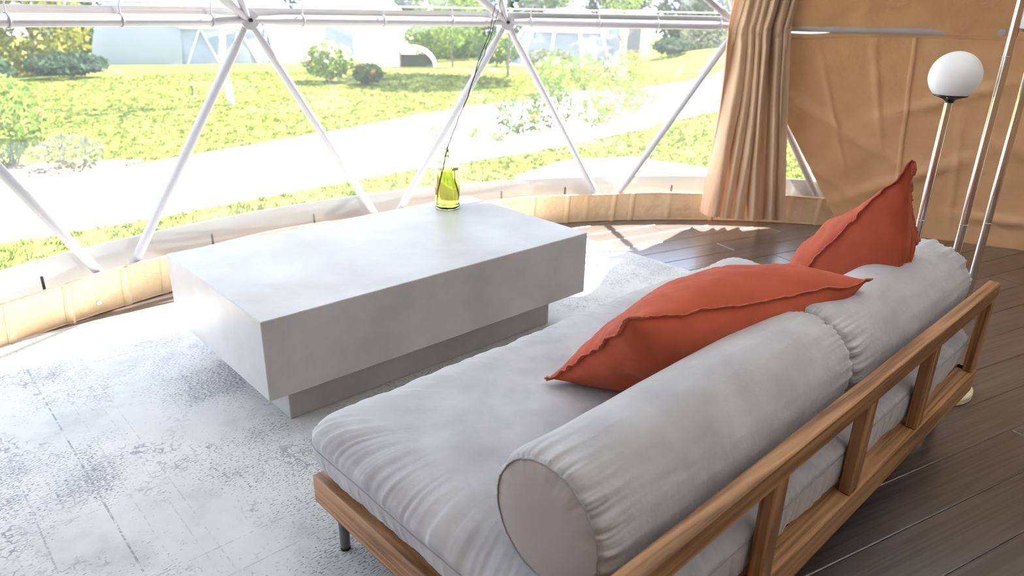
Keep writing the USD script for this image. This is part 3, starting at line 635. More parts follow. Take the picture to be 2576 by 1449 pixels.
# ------------------------------------------------------------------ scatter cushions
def pillow(name, label, BL, BR, TR, TLc, T, seed, sag=0.0, front=1.0, back=1.0, pw=2.4, ex=0.62, low=0.0, lowb=0.0, skf=0.0, skb=0.0):
    BL, BR, TR, TLc = map(np.array, (BL, BR, TR, TLc))
    N = 70
    u, v = np.meshgrid(np.linspace(-1, 1, N), np.linspace(-1, 1, N), indexing='ij')
    a, b = (u + 1) / 2, (v + 1) / 2
    # edges pulled in a little between the corners
    a2 = 0.5 + (a - 0.5) * (1 - 0.075 * (1 - v ** 2)); b2 = 0.5 + (b - 0.5) * (1 - 0.085 * (1 - u ** 2))
    Pm = (BL * ((1 - a2) * (1 - b2))[..., None] + BR * (a2 * (1 - b2))[..., None] + TR * (a2 * b2)[..., None] + TLc * ((1 - a2) * b2)[..., None])
    n = -np.cross(BR - BL, TLc - BL); n /= np.linalg.norm(n)   # towards the window
    t = ((1 - np.abs(u) ** pw) * (1 - np.abs(v) ** pw)) ** ex
    tb = t * (1 + lowb * (0.5 - b) * 2); t = t * ((1 - low) + low * 1.9 * (1 - b) ** 1.3)
    t, tb = t * (1 + skf * (a - 0.5) * 2), tb * (1 + skb * (a - 0.5) * 2)
    edge = np.minimum(1 - np.abs(u), 1 - np.abs(v))
    wr = fbm(np.stack([u * 2.2, v * 2.2, 0 * u + seed], -1), 3, seed) - 0.5
    fine = fbm(np.stack([u * 9, v * 9, 0 * u], -1), 3, seed + 1) - 0.5
    rimw = (fbm(np.stack([u * 5, v * 5, 0 * u + 3], -1), 3, seed + 2) - 0.5) * 0.020 * np.exp(-edge / 0.12)
    F = Pm + n * (front * T * t * (1 + 0.35 * wr) + 0.006 * fine * np.clip(edge * 8, 0, 1) + rimw)[..., None]
    wr2 = fbm(np.stack([u * 2.2 + 9, v * 2.2, 0 * u + seed], -1), 3, seed + 5) - 0.5
    fine2 = fbm(np.stack([u * 9 + 7, v * 9, 0 * u], -1), 3, seed + 6) - 0.5
    B = Pm - n * (back * T * tb * (1 + 0.35 * wr2) + 0.006 * fine2 * np.clip(edge * 8, 0, 1) - rimw)[..., None]
    F[..., 2] -= sag * t; B[..., 2] -= sag * t
    m = cat_([grid_mesh(F), grid_mesh(B, flip=True)]); m.merge_vertices()
    if m.volume < 0: m.invert()
    th = thing(name, label, 'cushion')
    obj('cover', m, m_rust, th, smooth=70)
    # frayed flange: a narrow wavy ribbon standing out along the seam
    ringv = np.vstack([F[:, 0], F[-1, 1:], F[::-1, -1][1:], F[0, ::-1][1:]])
    cen = Pm[N // 2, N // 2]
    tan = np.gradient(ringv, axis=0); tan /= np.linalg.norm(tan, axis=1, keepdims=True) + 1e-9
    out = np.cross(tan, n); out /= np.linalg.norm(out, axis=1, keepdims=True) + 1e-9
    out = np.where(((ringv - cen) * out).sum(1)[:, None] < 0, -out, out)
    s = np.arange(len(ringv))
    wav = 0.0035 * (fbm(np.stack([s * 0.35, 0 * s, 0 * s], -1), 3, seed + 8) - 0.5) * 2
    wid = 0.009 + 0.005 * (fbm(np.stack([s * 0.9, 0 * s, 0 * s], -1), 2, seed + 9) - 0.5)
    rows = [ringv - out * 0.004, ringv + out * (wid * 0.5)[:, None] + n * (wav * 0.6)[:, None], ringv + out * wid[:, None] + n * (wav * 1.3)[:, None]]
    rb_ = np.stack(rows, 1)
    obj('frayed_edge', thick_sheet(rb_, 0.0032), m_rust_edge, th, smooth=60, label='frayed raw linen seam')
    return th
pillow('scatter_cushion', 'rust linen cushion lying against the bolster nearest the camera',
       (0.404, -0.758, 0.412), (1.09, -0.985, 0.415), (1.08, -1.228, 0.650), (0.385, -1.010, 0.662), 0.128, 3, front=1.08, back=1.06, skf=0.32, skb=-0.16)
pillow('scatter_cushion', 'rust linen cushion standing upright at the lamp end of the sofa',
       (1.36, -0.84, 0.405), (1.74, -0.95, 0.43), (1.46, -1.20, 0.67), (1.282, -1.200, 0.925), 0.125, 13, front=0.92, back=1.3, ex=0.72, low=0.62, lowb=0.35)

# ------------------------------------------------------------------ three-stem floor lamp
lamp = thing('floor_lamp', 'chrome floor lamp with opal globes on three stems behind the sofa end', 'lamp', (1.985, -1.175, 0))
obj('base', lathe([(0, 0), (0.155, 0), (0.16, 0.004), (0.16, 0.021), (0.156, 0.025), (0, 0.025)], 72), m_disc, lamp, smooth=40, label='cream stone disc base')
def lamp_stem(x, y, h):
    s = obj('stem', tube([[x, y, 0.025], [x, y, h]], 0.0128, 20), m_chrome, lamp, smooth=40)
    obj('foot', lathe([(0.0128, 0.025), (0.022, 0.025), (0.022, 0.034), (0.0128, 0.036)], 24).apply_translation([x, y, 0]), m_chrome, s, smooth=40)
    for jz in (0.62, 1.16):
        if jz < h - 0.1: obj('joint_ring', lathe([(0.0125, jz), (0.0137, jz + 0.001), (0.0137, jz + 0.006), (0.0125, jz + 0.007)], 24).apply_translation([x, y, 0]), m_chrome, s, smooth=40)
    c = obj('collar', lathe([(0, h - 0.012), (0.013, h - 0.012), (0.014, h - 0.006), (0.020, h - 0.001), (0.049, h + 0.0085), (0.0515, h + 0.0135), (0, h + 0.0135)], 40).apply_translation([x, y, 0]), m_collar, lamp, smooth=40)
    gl = lathe([(0.0001, -0.057)] + [(0.076 * math.sin(t), -0.076 * math.cos(t)) for t in np.linspace(0.72, math.pi - 0.001, 40)], 64)
    gl.apply_translation([x, y, h + 0.0705]); obj('globe', gl, m_opal, lamp, smooth=60, label='white opal glass globe')
lamp_stem(-0.083, 0.109, 1.030)
lamp_stem(-0.028, -0.006, 1.62)
lamp_stem(0.062, -0.052, 1.232)

# ------------------------------------------------------------------ curtain
cur = thing('curtain', 'beige satin curtain gathered at the edge of the clear window', 'curtain')
ns, nz = 260, 120
S, Zc = np.meshgrid(np.linspace(0, 1, ns), np.linspace(0, 1, nz), indexing='ij')
ztop, zbot = 1.99, 0.055
Z = zbot + (ztop - zbot) * Zc
def edge_pt(side, z):
    r = np.where(z < 1.2, 3.50 - 0.085 * (z / 1.2), rsph(z) - 0.095)
    f = np.clip(z / 1.2, 0, 1)
    aL = 49.0 + 0.15 * f - 0.35 * np.sin(f * np.pi); aR = 40.1 + 2.9 * f ** 0.9
    a = aL if side == 0 else aR
    return pol(a, r, z)
Lp, Rp = edge_pt(0, Z), edge_pt(1, Z)
sw = S + 0.045 * np.sin(2 * np.pi * (S * 1.7 + 0.2)) * (0.4 + 0.6 * (1 - Zc)) / 2
Pc = Lp * (1 - sw)[..., None] + Rp * sw[..., None]
nrm = np.stack([DC[0] - Pc[..., 0], DC[1] - Pc[..., 1], 0 * Z], -1); nrm /= np.linalg.norm(nrm, axis=2, keepdims=True)
tan = np.cross(nrm, [0, 0, 1.0])
phs = 2 * np.pi * (6.3 * S + 1.15 * (fbm(np.stack([S * 3.3, Z * 0.7, 0 * S], -1), 2, 61) - 0.5) * 2)
gather = np.exp(-((Z - 1.17) / 0.05) ** 2)
amp = 0.050 * (0.45 + 1.0 * (fbm(np.stack([S * 7, Z * 0.8, 0 * S], -1), 2, 62))) * (1 - 0.35 * gather) * np.clip(0.75 + 0.4 * (1 - Zc), 0, 1.2)
flat = np.clip((S - 0.86) / 0.06, 0, 1); amp = amp * (1 - 0.75 * flat)
wav = np.sin(phs) + 0.25 * np.sin(2 * phs + 0.6)
off = amp * wav + 0.010 * (fbm(np.stack([S * 16, Z * 5, 0 * S], -1), 3, 63) - 0.5) + 0.022 * gather * (fbm(np.stack([S * 30, Z * 26, 0 * S], -1), 2, 64) - 0.5)
side = 0.012 * np.cos(phs) * (1 - flat)
Pc = Pc + nrm * (off + 0.02)[..., None] + tan * side[..., None]
hemw = 0.022 * (fbm(np.stack([S * 9, 0 * S, 0 * S], -1), 2, 65) - 0.5) + 0.012 * np.sin(phs) + 0.02 * (S - 0.15) ** 2 + 0.045 * np.exp(-S / 0.12)
Pc[..., 2] += hemw * (1 - Zc) ** 6
obj('drape', thick_sheet(Pc, 0.002), m_curtain, cur, smooth=60)
row = Pc[:, int(nz * (1.165 - zbot) / (ztop - zbot))]
obj('gather_stitch', tube(row + nrm[:, 60] * 0.002, 0.0016, 6), m_curtain, cur, smooth=True)
obj('curtain_track', tube([pol(a, float(rsph(1.99)) - 0.09, 1.995) for a in np.linspace(36, 60, 14)], 0.012, 10), m_steel, cur, smooth=True)

# ------------------------------------------------------------------ vase and branches
VX, VY = 1.193, 0.672
vase = thing('bottle_vase', 'green glass apothecary bottle vase half full of water on the table', 'vase', (VX, VY, TH_))
outer = [(0, 0.0), (0.050, 0.0), (0.0545, 0.004), (0.0555, 0.012), (0.0555, 0.192), (0.053, 0.206), (0.046, 0.218), (0.034, 0.227), (0.024, 0.232), (0.0205, 0.238), (0.0200, 0.258), (0.0245, 0.262), (0.0275, 0.266), (0.0275, 0.270), (0.024, 0.273)]
inner = [(0.0185, 0.272), (0.0165, 0.262), (0.0165, 0.238), (0.0200, 0.231), (0.031, 0.2235), (0.0435, 0.2145), (0.0500, 0.203), (0.0523, 0.190), (0.0523, 0.014), (0.046, 0.0085), (0.020, 0.0125), (0, 0.014)]
obj('bottle', lathe(outer + inner, 64), m_glass, vase, smooth=50)
wl = [(0, 0.0141), (0.020, 0.0126), (0.046, 0.0086), (0.0524, 0.0141), (0.0524, 0.178), (0.0505, 0.1765), (0, 0.1765)]
obj('water', lathe(wl, 64), m_water, vase, smooth=50, label='yellow green tinted water')
br = thing('bare_branch', 'thin bare dark branch leaning out of the green bottle vase', 'branch', (VX, VY, TH_))
mp = np.array([(-0.048, 0.01, 0.016), (-0.036, 0.008, 0.10), (-0.016, 0.004, 0.20), (0.002, 0.0, 0.262), (0.022, -0.006, 0.32), (0.062, -0.016, 0.41), (0.108, -0.028, 0.51), (0.128, -0.034, 0.575)])
def smooth_pts(p, n=40, jit=0.0, seed=0):
    from scipy.interpolate import PchipInterpolator
    t = np.r_[0, np.cumsum(np.linalg.norm(np.diff(p, axis=0), axis=1))]; tt = np.linspace(0, t[-1], n)
    q = np.stack([PchipInterpolator(t, p[:, k])(tt) for k in range(3)], 1)
    return q + jit * (np.stack([noise(np.stack([tt * 30, 0 * tt + k, 0 * tt], -1), seed + k) for k in range(3)], 1) - 0.5)
obj('stem', tube(smooth_pts(mp, 50, 0.006, 3), np.linspace(0.0034, 0.0028, 50), 7), m_twig, br, smooth=True)
fork = mp[-1]
obj('twig', tube(smooth_pts(np.array([fork, fork + [0.028, -0.008, 0.075], fork + [0.075, -0.02, 0.19], fork + [0.095, -0.024, 0.29], fork + [0.12, -0.03, 0.385]]), 40, 0.008, 9), np.linspace(0.0024, 0.0011, 40), 6), m_twig, br, smooth=True)
obj('twig', tube(smooth_pts(np.array([fork, fork + [0.040, -0.014, 0.080], fork + [0.086, -0.022, 0.19], fork + [0.125, -0.028, 0.30], fork + [0.165, -0.04, 0.39]]), 40, 0.008, 19), np.linspace(0.0021, 0.0010, 40), 6), m_twig, br, smooth=True)
obj('stem', tube(smooth_pts(np.array([(0.040, -0.012, 0.030), (0.030, -0.01, 0.10), (0.020, -0.006, 0.18), (0.006, -0.002, 0.24), (0.004, -0.002, 0.268)]), 30, 0.004, 29), np.linspace(0.0022, 0.0018, 30), 7), m_twig, br, smooth=True)

# ------------------------------------------------------------------ the garden outside
def terrain(x, y):
    x, y = np.asarray(x, float), np.asarray(y, float)
    d = np.hypot(x - DC[0], y - DC[1])
    z = -0.13 - 0.55 * np.clip((d - 16) / 14, 0, 1) ** 1.3
    z = z + 0.62 * np.exp(-(((x - 16.4) / 2.6) ** 2 + ((y - 8.6) / 2.2) ** 2))
    z = z + 0.10 * np.exp(-(((x - 6.0) / 4.0) ** 2 + ((y - 12.5) / 3.0) ** 2))
    z = z + 0.05 * (fbm(np.stack([x * 0.3, y * 0.3, 0 * x], -1), 3, 77) - 0.5) * np.clip((d - 6) / 4, 0, 1)
    return z
gx, gy = np.meshgrid(np.r_[np.linspace(-22, -4, 20), np.linspace(-3, 22, 120), np.linspace(23, 48, 20)], np.r_[np.linspace(-26, -6, 14), np.linspace(-5, 22, 130), np.linspace(23, 48, 18)], indexing='ij')
obj('ground_lawn', grid_mesh(np.stack([gx, gy, terrain(gx, gy)], -1)), m_grass_ground, kind='structure', smooth=True, label='sunny green lawn with low mounds outside the window')
plow = [(-6, 3.55), (-2, 3.38), (-0.3, 3.32), (0.6, 3.33), (1.6, 3.42), (2.6, 3.52), (3.6, 3.58), (4.6, 3.66), (6.3, 3.84), (9.3, 4.26), (14, 4.9), (24, 6.6)]
pup = [(-6, 5.0), (-2, 5.0), (0.0, 5.06), (0.9, 5.12), (2.0, 5.42), (3.2, 5.74), (4.5, 6.15), (6.0, 6.55), (8.4, 6.80), (10.4, 7.02), (14, 7.2), (24, 9.0)]
xs = np.linspace(-6, 24, 240)
lo = np.interp(xs, *zip(*plow)) + 0.05 * (fbm(np.stack([xs * 3, 0 * xs, 0 * xs], -1), 3, 5) - 0.5); hi = np.interp(xs, *zip(*pup)) + 0.06 * (fbm(np.stack([xs * 3, 0 * xs + 4, 0 * xs], -1), 3, 6) - 0.5)
Pp = np.stack([np.stack([xs, lo * (1 - t) + hi * t, terrain(xs, lo * (1 - t) + hi * t) + 0.018], -1) for t in np.linspace(0, 1, 10)], 1)
Pb = Pp.copy(); Pb[..., 2] -= 0.06
obj('garden_path', cat_([grid_mesh(Pp), grid_mesh(np.stack([Pp[:, 0], Pb[:, 0]], 1)), grid_mesh(np.stack([Pb[:, -1], Pp[:, -1]], 1))]), m_path, kind='structure', smooth=40, label='pale paved garden path crossing the lawn')
pad = Polygon([(3.35, 2.55), (4.2, 2.78), (4.85, 2.5), (5.05, 1.5), (4.55, 1.0), (4.0, 1.6)])
padm = trimesh.creation.extrude_polygon(pad, 0.09); padm.apply_translation([0, 0, -0.15])
obj('paving_pad', padm, m_deck, kind='structure', label='pale stone pad beside the tent foot')

def path_band(x, y): return (y > np.interp(x, *zip(*plow)) - 0.02) & (y < np.interp(x, *zip(*pup)) + 0.02)
# grass: real blades on the nearer lawn, one scattered stuff object
tv, tf = [], []
for b in range(7):
    a = RNG.uniform(0, 2 * np.pi); h = RNG.uniform(0.016, 0.038); w = 0.0045; l = RNG.uniform(0.01, 0.035); o = RNG.normal(0, 0.022, 2)
    dx, dy = math.cos(a), math.sin(a); k = len(tv)
    tv += [(o[0] - dy * w, o[1] + dx * w, 0), (o[0] + dy * w, o[1] - dx * w, 0), (o[0] + dx * l * .4 + dy * w * .7, o[1] + dy * l * .4 - dx * w * .7, h * .6), (o[0] + dx * l * .4 - dy * w * .7, o[1] + dy * l * .4 + dx * w * .7, h * .6), (o[0] + dx * l, o[1] + dy * l, h)]
    tf += [(k, k + 1, k + 2), (k, k + 2, k + 3), (k + 3, k + 2, k + 4)]
pi = UsdGeom.PointInstancer.Define(stage, '/World/lawn_grass')
usdkit.mesh(stage, '/World/lawn_grass/tuft', (np.array(tv), np.array(tf)), m_blade)
pi.CreatePrototypesRel().SetTargets(['/World/lawn_grass/tuft'])
pts = []
while len(pts) < 28500:
    d = RNG.uniform(0, 1, 4000) ** 0.8 * 12 + 3.95; a = np.radians(RNG.uniform(22, 122, 4000))
    x, y = DC[0] + d * np.cos(a), DC[1] + d * np.sin(a)
    ok = ~path_band(x, y) & ~np.array([pad.contains(Point(p, q)) for p, q in zip(x, y)])
    pts += list(zip(x[ok], y[ok]))
pts = np.array(pts)
for ex_, ey_, er_ in ((-0.62, 5.62, 0.6), (0.22, 5.72, 0.5), (0.62, 5.3, 0.4), (6.15, 10.45, 0.55), (6.45, 10.05, 0.4), (8.65, 7.35, 0.45), (9.45, 7.3, 0.45), (10.25, 7.4, 0.45), (11.05, 7.45, 0.45), (3.44, 8.77, 0.09), (0.5, 13.9, 0.9), (2.4, 14.0, 0.8), (12.9, 11.6, 0.6), (12.6, 13.4, 0.7), (15.0, 9.4, 0.45), (3.34, 10.02, 0.06)):
    pts = pts[np.hypot(pts[:, 0] - ex_, pts[:, 1] - ey_) > er_]
pts = pts[:26000]; gz = terrain(pts[:, 0], pts[:, 1]) - 0.004
pi.CreatePositionsAttr(Vt.Vec3fArray.FromNumpy(np.c_[pts, gz].astype(np.float32)))
pi.CreateProtoIndicesAttr(Vt.IntArray([0] * len(pts)))
qa = RNG.uniform(0, np.pi, len(pts)); pi.CreateOrientationsAttr(Vt.QuathArray([Gf.Quath(float(math.cos(q)), 0, 0, float(math.sin(q))) for q in qa]))
sc_ = RNG.uniform(0.7, 1.35, len(pts)).astype(np.float32); pi.CreateScalesAttr(Vt.Vec3fArray.FromNumpy(np.repeat(sc_[:, None], 3, 1)))
tag(pi, 'short sunlit grass blades growing on the lawn outside', 'grass', kind='stuff')

def leaf_cloud(c, rad, n, size, seed, hollow=0.55):
    g = np.random.default_rng(seed)
    d = g.normal(size=(n, 3)); d /= np.linalg.norm(d, axis=1, keepdims=True)
    rr = hollow + (1 - hollow) * g.uniform(0, 1, n) ** 0.7
    lump = 0.72 + 0.55 * fbm(d * 1.7 + seed, 3, seed)
    p = np.asarray(c) + d * (rr * lump)[:, None] * np.asarray(rad)
    a = g.normal(size=(n, 3)); a /= np.linalg.norm(a, axis=1, keepdims=True)
    b = np.cross(a, g.normal(size=(n, 3))); b /= np.linalg.norm(b, axis=1, keepdims=True)
    s = size * g.uniform(0.6, 1.4, n)[:, None]
    V = np.stack([p - a * s, p - b * s * 0.45, p + a * s, p + b * s * 0.45], 1).reshape(-1, 3)
    k = np.arange(n)[:, None] * 4
    F = np.vstack([np.hstack([k, k + 1, k + 2]), np.hstack([k, k + 2, k + 3])])
    return trimesh.Trimesh(V, F, process=False)
def limb(p0, p1, r0, r1, seed, n=10, wob=0.06):
    g = np.random.default_rng(seed); t = np.linspace(0, 1, n)[:, None]
    q = np.array(p0) * (1 - t) + np.array(p1) * t + np.c_[g.normal(0, wob, (n, 2)) * np.sin(t * np.pi), np.zeros(n)]
    return tube(q, np.linspace(r0, r1, n), 8)
def tree(name, label, x, y, h, crown_r, crown_z, mat, bark, seed, n=3500, size=0.07, r=0.06, lean=(0, 0), group=None):
    z = float(terrain(x, y)); t = thing(name, label, 'tree', (x, y, z), group=group)
    tk = [limb((0, 0, -0.05), (lean[0], lean[1], h * 0.8), r, r * 0.45, seed)]
    for k in range(5):
        a = k * 1.3 + seed; b = np.array([lean[0], lean[1], 0]) * (0.55 + 0.08 * k)
        tk.append(limb((b[0], b[1], h * (0.42 + 0.07 * k)), (b[0] + math.cos(a) * crown_r * 0.7, b[1] + math.sin(a) * crown_r * 0.7, h * (0.62 + 0.08 * k)), r * 0.4, r * 0.12, seed + k, 6))
    obj('trunk', cat_(tk), bark, t, smooth=60)
    obj('foliage', leaf_cloud((lean[0], lean[1], crown_z), (crown_r, crown_r, h - crown_z), n, size, seed), mat, t)
    return t
def shrub(name, label, x, y, rx, h, mat, seed, n=900, size=0.04, flower=None, nf=40, cat='shrub', group=None, rz=0.0, ry=None, fsize=None):
    z = float(terrain(x, y)); t = thing(name, label, cat, (x, y, z), rz, group)
    st = [limb((0.03 * math.cos(k), 0.03 * math.sin(k), -0.03), (rx * 0.6 * math.cos(k * 1.9 + seed), (ry or rx) * 0.6 * math.sin(k * 1.9 + seed), h * 0.72), 0.008, 0.003, seed + k, 6, 0.02) for k in range(7)]
    obj('stems', cat_(st), m_bark_dark, t, smooth=60)
    obj('foliage', leaf_cloud((0, 0, h * 0.58), (rx, ry or rx, h * 0.5), n, size, seed), mat, t)
    if flower is not None:
        fl = []
        g = np.random.default_rng(seed + 99)
        for k in range(nf):
            d = g.normal(size=3); d[2] = abs(d[2]); d /= np.linalg.norm(d)
            c = np.array([0, 0, h * 0.58]) + d * np.array([rx, ry or rx, h * 0.52]) * g.uniform(0.8, 1.05)
            fl.append(leaf_cloud(c, (0.03, 0.03, 0.03), 10, fsize or 0.028, seed + k, 0.2))
        obj('flowers', cat_(fl), flower, t, kind='stuff')
    return t

# near left bed on brown soil
sz = lambda x, y: float(terrain(x, y))
def mound(name, label, x, y, rx, ry, h, mat, seed):
    q = np.linspace(0, 2 * np.pi, 49)[:-1]; rr = np.linspace(0, 1, 12)
    Q, Rr = np.meshgrid(q, rr, indexing='ij')
    k = 1 + 0.35 * (fbm(np.stack([np.cos(Q) * 1.5 + seed, np.sin(Q) * 1.5, 0 * Q], -1), 3, seed) - 0.5)
    X, Y = x + rx * Rr * k * np.cos(Q), y + ry * Rr * k * np.sin(Q)
    Zm = terrain(X, Y) - 0.01 + h * (1 - Rr ** 2) * (0.8 + 0.4 * fbm(np.stack([X * 4, Y * 4, 0 * X], -1), 3, seed))
    return obj(name, grid_mesh(np.stack([X, Y, Zm], -1), closed_u=True), mat, kind='structure', smooth=True, label=label)
mound('soil_bed', 'brown soil bed at the left edge of the lawn', -0.05, 5.45, 1.25, 0.46, 0.06, m_soil, 5)
shrub('flowering_shrub', 'green shrub with orange blooms in the brown bed at far left', -0.62, 5.62, 0.48, 0.88, m_leaf_green, 11, 1700, 0.04, m_flower_orange, 30)
shrub('flowering_shrub', 'looser shrub with few orange blooms on the lawn side of the brown bed', 0.22, 5.72, 0.38, 0.74, m_leaf_lime, 12, 1100, 0.04, m_flower_orange, 16)
shrub('low_shrub', 'low dry twiggy shrub at the path edge of the brown bed', 0.62, 5.28, 0.26, 0.30, m_leaf_grey, 13, 300, 0.03)
# shrubs on white gravel by the path
gv = Polygon([(3.2, 3.6), (4.4, 3.62), (5.6, 3.74), (6.9, 3.9), (7.7, 4.3), (7.2, 4.9), (6.0, 5.1), (4.6, 5.0), (3.4, 4.4)]).buffer(0.15).buffer(-0.05)
gm = trimesh.creation.extrude_polygon(gv, 0.03); gm.apply_translation([0, 0, -0.125])
obj('gravel_bed', gm, m_gravel, kind='structure', label='white gravel bed between path and near lawn')
for i, (x, y, rx, h, lab, mt, fl) in enumerate([
        (4.98, 4.30, 0.30, 0.40, 'small shrub with coral blooms on white gravel, leftmost in its bed', m_leaf_green, m_flower_orange),
        (5.62, 4.36, 0.30, 0.50, 'bushy green shrub on white gravel behind the slanting tube', m_leaf_green, None),
        (6.20, 4.15, 0.28, 0.42, 'pale leaved shrub on white gravel with a few white blooms', m_leaf_lime, m_flower_white),
        (6.82, 4.36, 0.36, 0.62, 'tallest lime green shrub on white gravel, with an orange bloom', m_leaf_lime, m_flower_orange),
        (7.55, 4.62, 0.30, 0.42, 'small lime shrub at the curtain end of the white gravel bed', m_leaf_lime, None)]):
    shrub('gravel_shrub', lab, x, y, rx, h, mt, 30 + i, 330, 0.04, fl, 9)
for i, (x, y, h, lab) in enumerate([(4.45, 4.45, 0.16, 'tiny seedling on the white gravel nearest the branch'), (4.55, 4.12, 0.14, 'tiny seedling on white gravel beside the coral shrub'), (4.15, 4.75, 0.18, 'tiny seedling at the left tip of the gravel bed')]):
    shrub('seedling', lab, x, y, 0.10, h, m_leaf_lime, 40 + i, 60, 0.03, cat='plant')
def sapling(label, x, y, pts):
    z = sz(x, y); t = thing('bare_sapling', label, 'sapling', (x, y, z))
    obj('stem', tube(smooth_pts(np.array(pts[0]), 14, 0.0), np.linspace(0.006, 0.003, 14), 6), m_bark_dark, t, smooth=True)
    for p in pts[1:]: obj('twig', tube(smooth_pts(np.array(p), 10, 0.0), np.linspace(0.004, 0.002, 10), 6), m_bark_dark, t, smooth=True)
sapling('bare leafless sapling by the path, left one of two', 3.35, 5.95, [[(0, 0, -0.02), (-0.02, 0, 0.15), (-0.05, 0, 0.32)], [(-0.01, 0, 0.06), (-0.14, 0.03, 0.12), (-0.26, 0.05, 0.18)]])
sapling('bare forked sapling by the path, nearer the slanting tube', 4.35, 6.35, [[(0, 0, -0.02), (0.01, 0, 0.2), (0.03, 0, 0.42)], [(0, 0, 0.1), (-0.10, 0.05, 0.22), (-0.22, 0.1, 0.36)]])
mound('soil_bed', 'brown soil strip under the row of rose shrubs', 9.75, 7.15, 1.5, 0.40, 0.05, m_soil, 8)
for i, (x, y, rx, h, lab, fl) in enumerate([(8.65, 7.35, 0.34, 0.62, 'rose shrub with pale blooms, first of the row beyond the path', m_flower_white), (9.45, 7.3, 0.34, 0.66, 'rose shrub with yellow green leaves, second in the row beyond the path', None), (10.25, 7.4, 0.34, 0.60, 'sparse rose shrub, third in the row beyond the path', m_flower_white), (11.05, 7.45, 0.36, 0.66, 'rose shrub with salmon blooms nearest the curtain in the row', m_flower_orange)]):
    shrub('rose_shrub', lab, x, y, rx, h, m_leaf_lime if i != 2 else m_leaf_grey, 50 + i, 480, 0.04, fl, 14)
shrub('grey_bush', 'low grey green bush on the lawn before the pavilion', 12.9, 11.6, 0.65, 0.45, m_leaf_grey, 60, 1200, 0.05)
shrub('grey_bush', 'round dark green bush beside the knoll near the curtain', 15.0, 9.4, 0.5, 0.40, m_leaf_dark, 61, 900, 0.05)
shrub('grey_bush', 'small bushy green shrub below the pavilion window', 12.6, 13.4, 0.75, 0.75, m_leaf_green, 62, 1200, 0.06)
shrub('hydrangea_bush', 'hydrangea bush with cream flower heads on the lawn mound', 6.02, 10.60, 0.46, 0.66, m_leaf_lime, 63, 1200, 0.05, m_flower_white, 60, fsize=0.05)
shrub('hydrangea_bush', 'low green underbush with orange blooms under the cream hydrangea', 6.50, 9.98, 0.30, 0.36, m_leaf_green, 64, 700, 0.05, m_flower_orange, 12)
st = thing('garden_stake', 'short dark garden light stake standing in the lawn', 'stake', (3.34, 10.02, sz(3.34, 10.02)))
obj('post', tube([[0, 0, -0.03], [0, 0, 0.15]], 0.012, 10), m_dark, st, smooth=40); obj('cap', lathe([(0, 0.15), (0.03, 0.15), (0.03, 0.16), (0.012, 0.175), (0, 0.175)], 20), m_dark, st, smooth=40); obj('base', lathe([(0, 0), (0.04, 0), (0.03, 0.012), (0, 0.012)], 20), m_dark, st, smooth=40)

# trees
tree('young_tree', 'slender pale trunked tree leaning on the lawn by the left frame tubes', 3.44, 8.77, 3.6, 1.0, 2.55, m_leaf_lime, m_bark, 101, 600, 0.06, 0.058, (-0.18, 0.16))
for i, (x, y, h, cr, cz, lab) in enumerate([(-0.2, 15.2, 2.8, 0.95, 1.05, 'yellow leaved tree at the far left edge behind the lawn'), (2.3, 15.6, 2.9, 0.95, 1.05, 'yellow green leaved tree beside the white dome tent'), (0.95, 17.6, 3.2, 0.9, 1.1, 'taller yellow leaved tree behind the other yellow trees'), (-2.2, 16.2, 3.0, 1.0, 1.4, 'yellow leaved tree outside the left edge of the view')]):
    tree('yellow_tree', lab, x, y, h, cr, cz, m_leaf_yellow, m_bark_dark, 110 + i, 3000, 0.085, 0.06)
for i, (x, y, rx, h, lab) in enumerate([(0.9, 13.7, 0.72, 0.46, 'dark low hedge bush under the far left yellow tree'), (2.5, 14.0, 0.72, 0.42, 'dark low hedge bush against the white dome tent')]):
    shrub('hedge_bush', lab, x, y, rx, h, m_leaf_dark, 120 + i, 1600, 0.06)
tree('small_tree', 'small thin trunked lime tree before the dark hedge', 11.3, 13.6, 2.5, 0.9, 1.55, m_leaf_lime, m_bark_dark, 130, 1300, 0.07, 0.03)
tree('small_tree', 'small thin trunked tree casting shade on the lawn', 10.0, 10.0, 4.4, 1.7, 3.2, m_leaf_green, m_bark_dark, 131, 5200, 0.08, 0.035)
tree('small_tree', 'small young tree on the lawn edge near the knoll', 13.6, 9.9, 2.2, 0.6, 1.7, m_leaf_lime, m_bark_dark, 132, 600, 0.06, 0.02)
ftrees = [(10.6, 26.4, m_leaf_green, 'dense green tree behind the white dome tent'), (13.4, 25.2, m_leaf_dark, 'dark green tree beyond the lawn, right behind the tent roof'), (15.6, 23.2, m_leaf_dark, 'dark green tree in the gap between tent and pavilion'),
          (17.5, 21.2, m_leaf_lime, 'lime green tree just left behind the pavilion'), (19.5, 19.0, m_leaf_green, 'green tree directly behind the pavilion'), (21.2, 16.7, m_leaf_dark, 'dark green tree right behind the pavilion'), (22.6, 14.4, m_leaf_green, 'green tree beyond the knoll'),
          (23.5, 12.1, m_leaf_lime, 'lime tree beyond the knoll beside the curtain'), (24.4, 9.4, m_leaf_green, 'green tree half hidden behind the curtain'), (5.6, 27.5, m_leaf_green, 'green tree far behind the yellow trees'), (-3.5, 21, m_leaf_green, 'green tree beyond the left edge of the view'), (2.0, 24.0, m_leaf_dark, 'dark tree far behind the yellow trees'),
          (17.6, 25.2, m_leaf_green, 'far green tree seen through the gap beside the pavilion'), (19.8, 23.0, m_leaf_dark, 'far dark tree behind the lime green tree'), (21.8, 20.6, m_leaf_lime, 'far lime tree above the pavilion roof'), (23.6, 18.0, m_leaf_green, 'far green tree right of the pavilion'), (25.2, 15.2, m_leaf_dark, 'far dark tree above the knoll'), (26.6, 12.2, m_leaf_green, 'farthest green tree beside the curtain')]
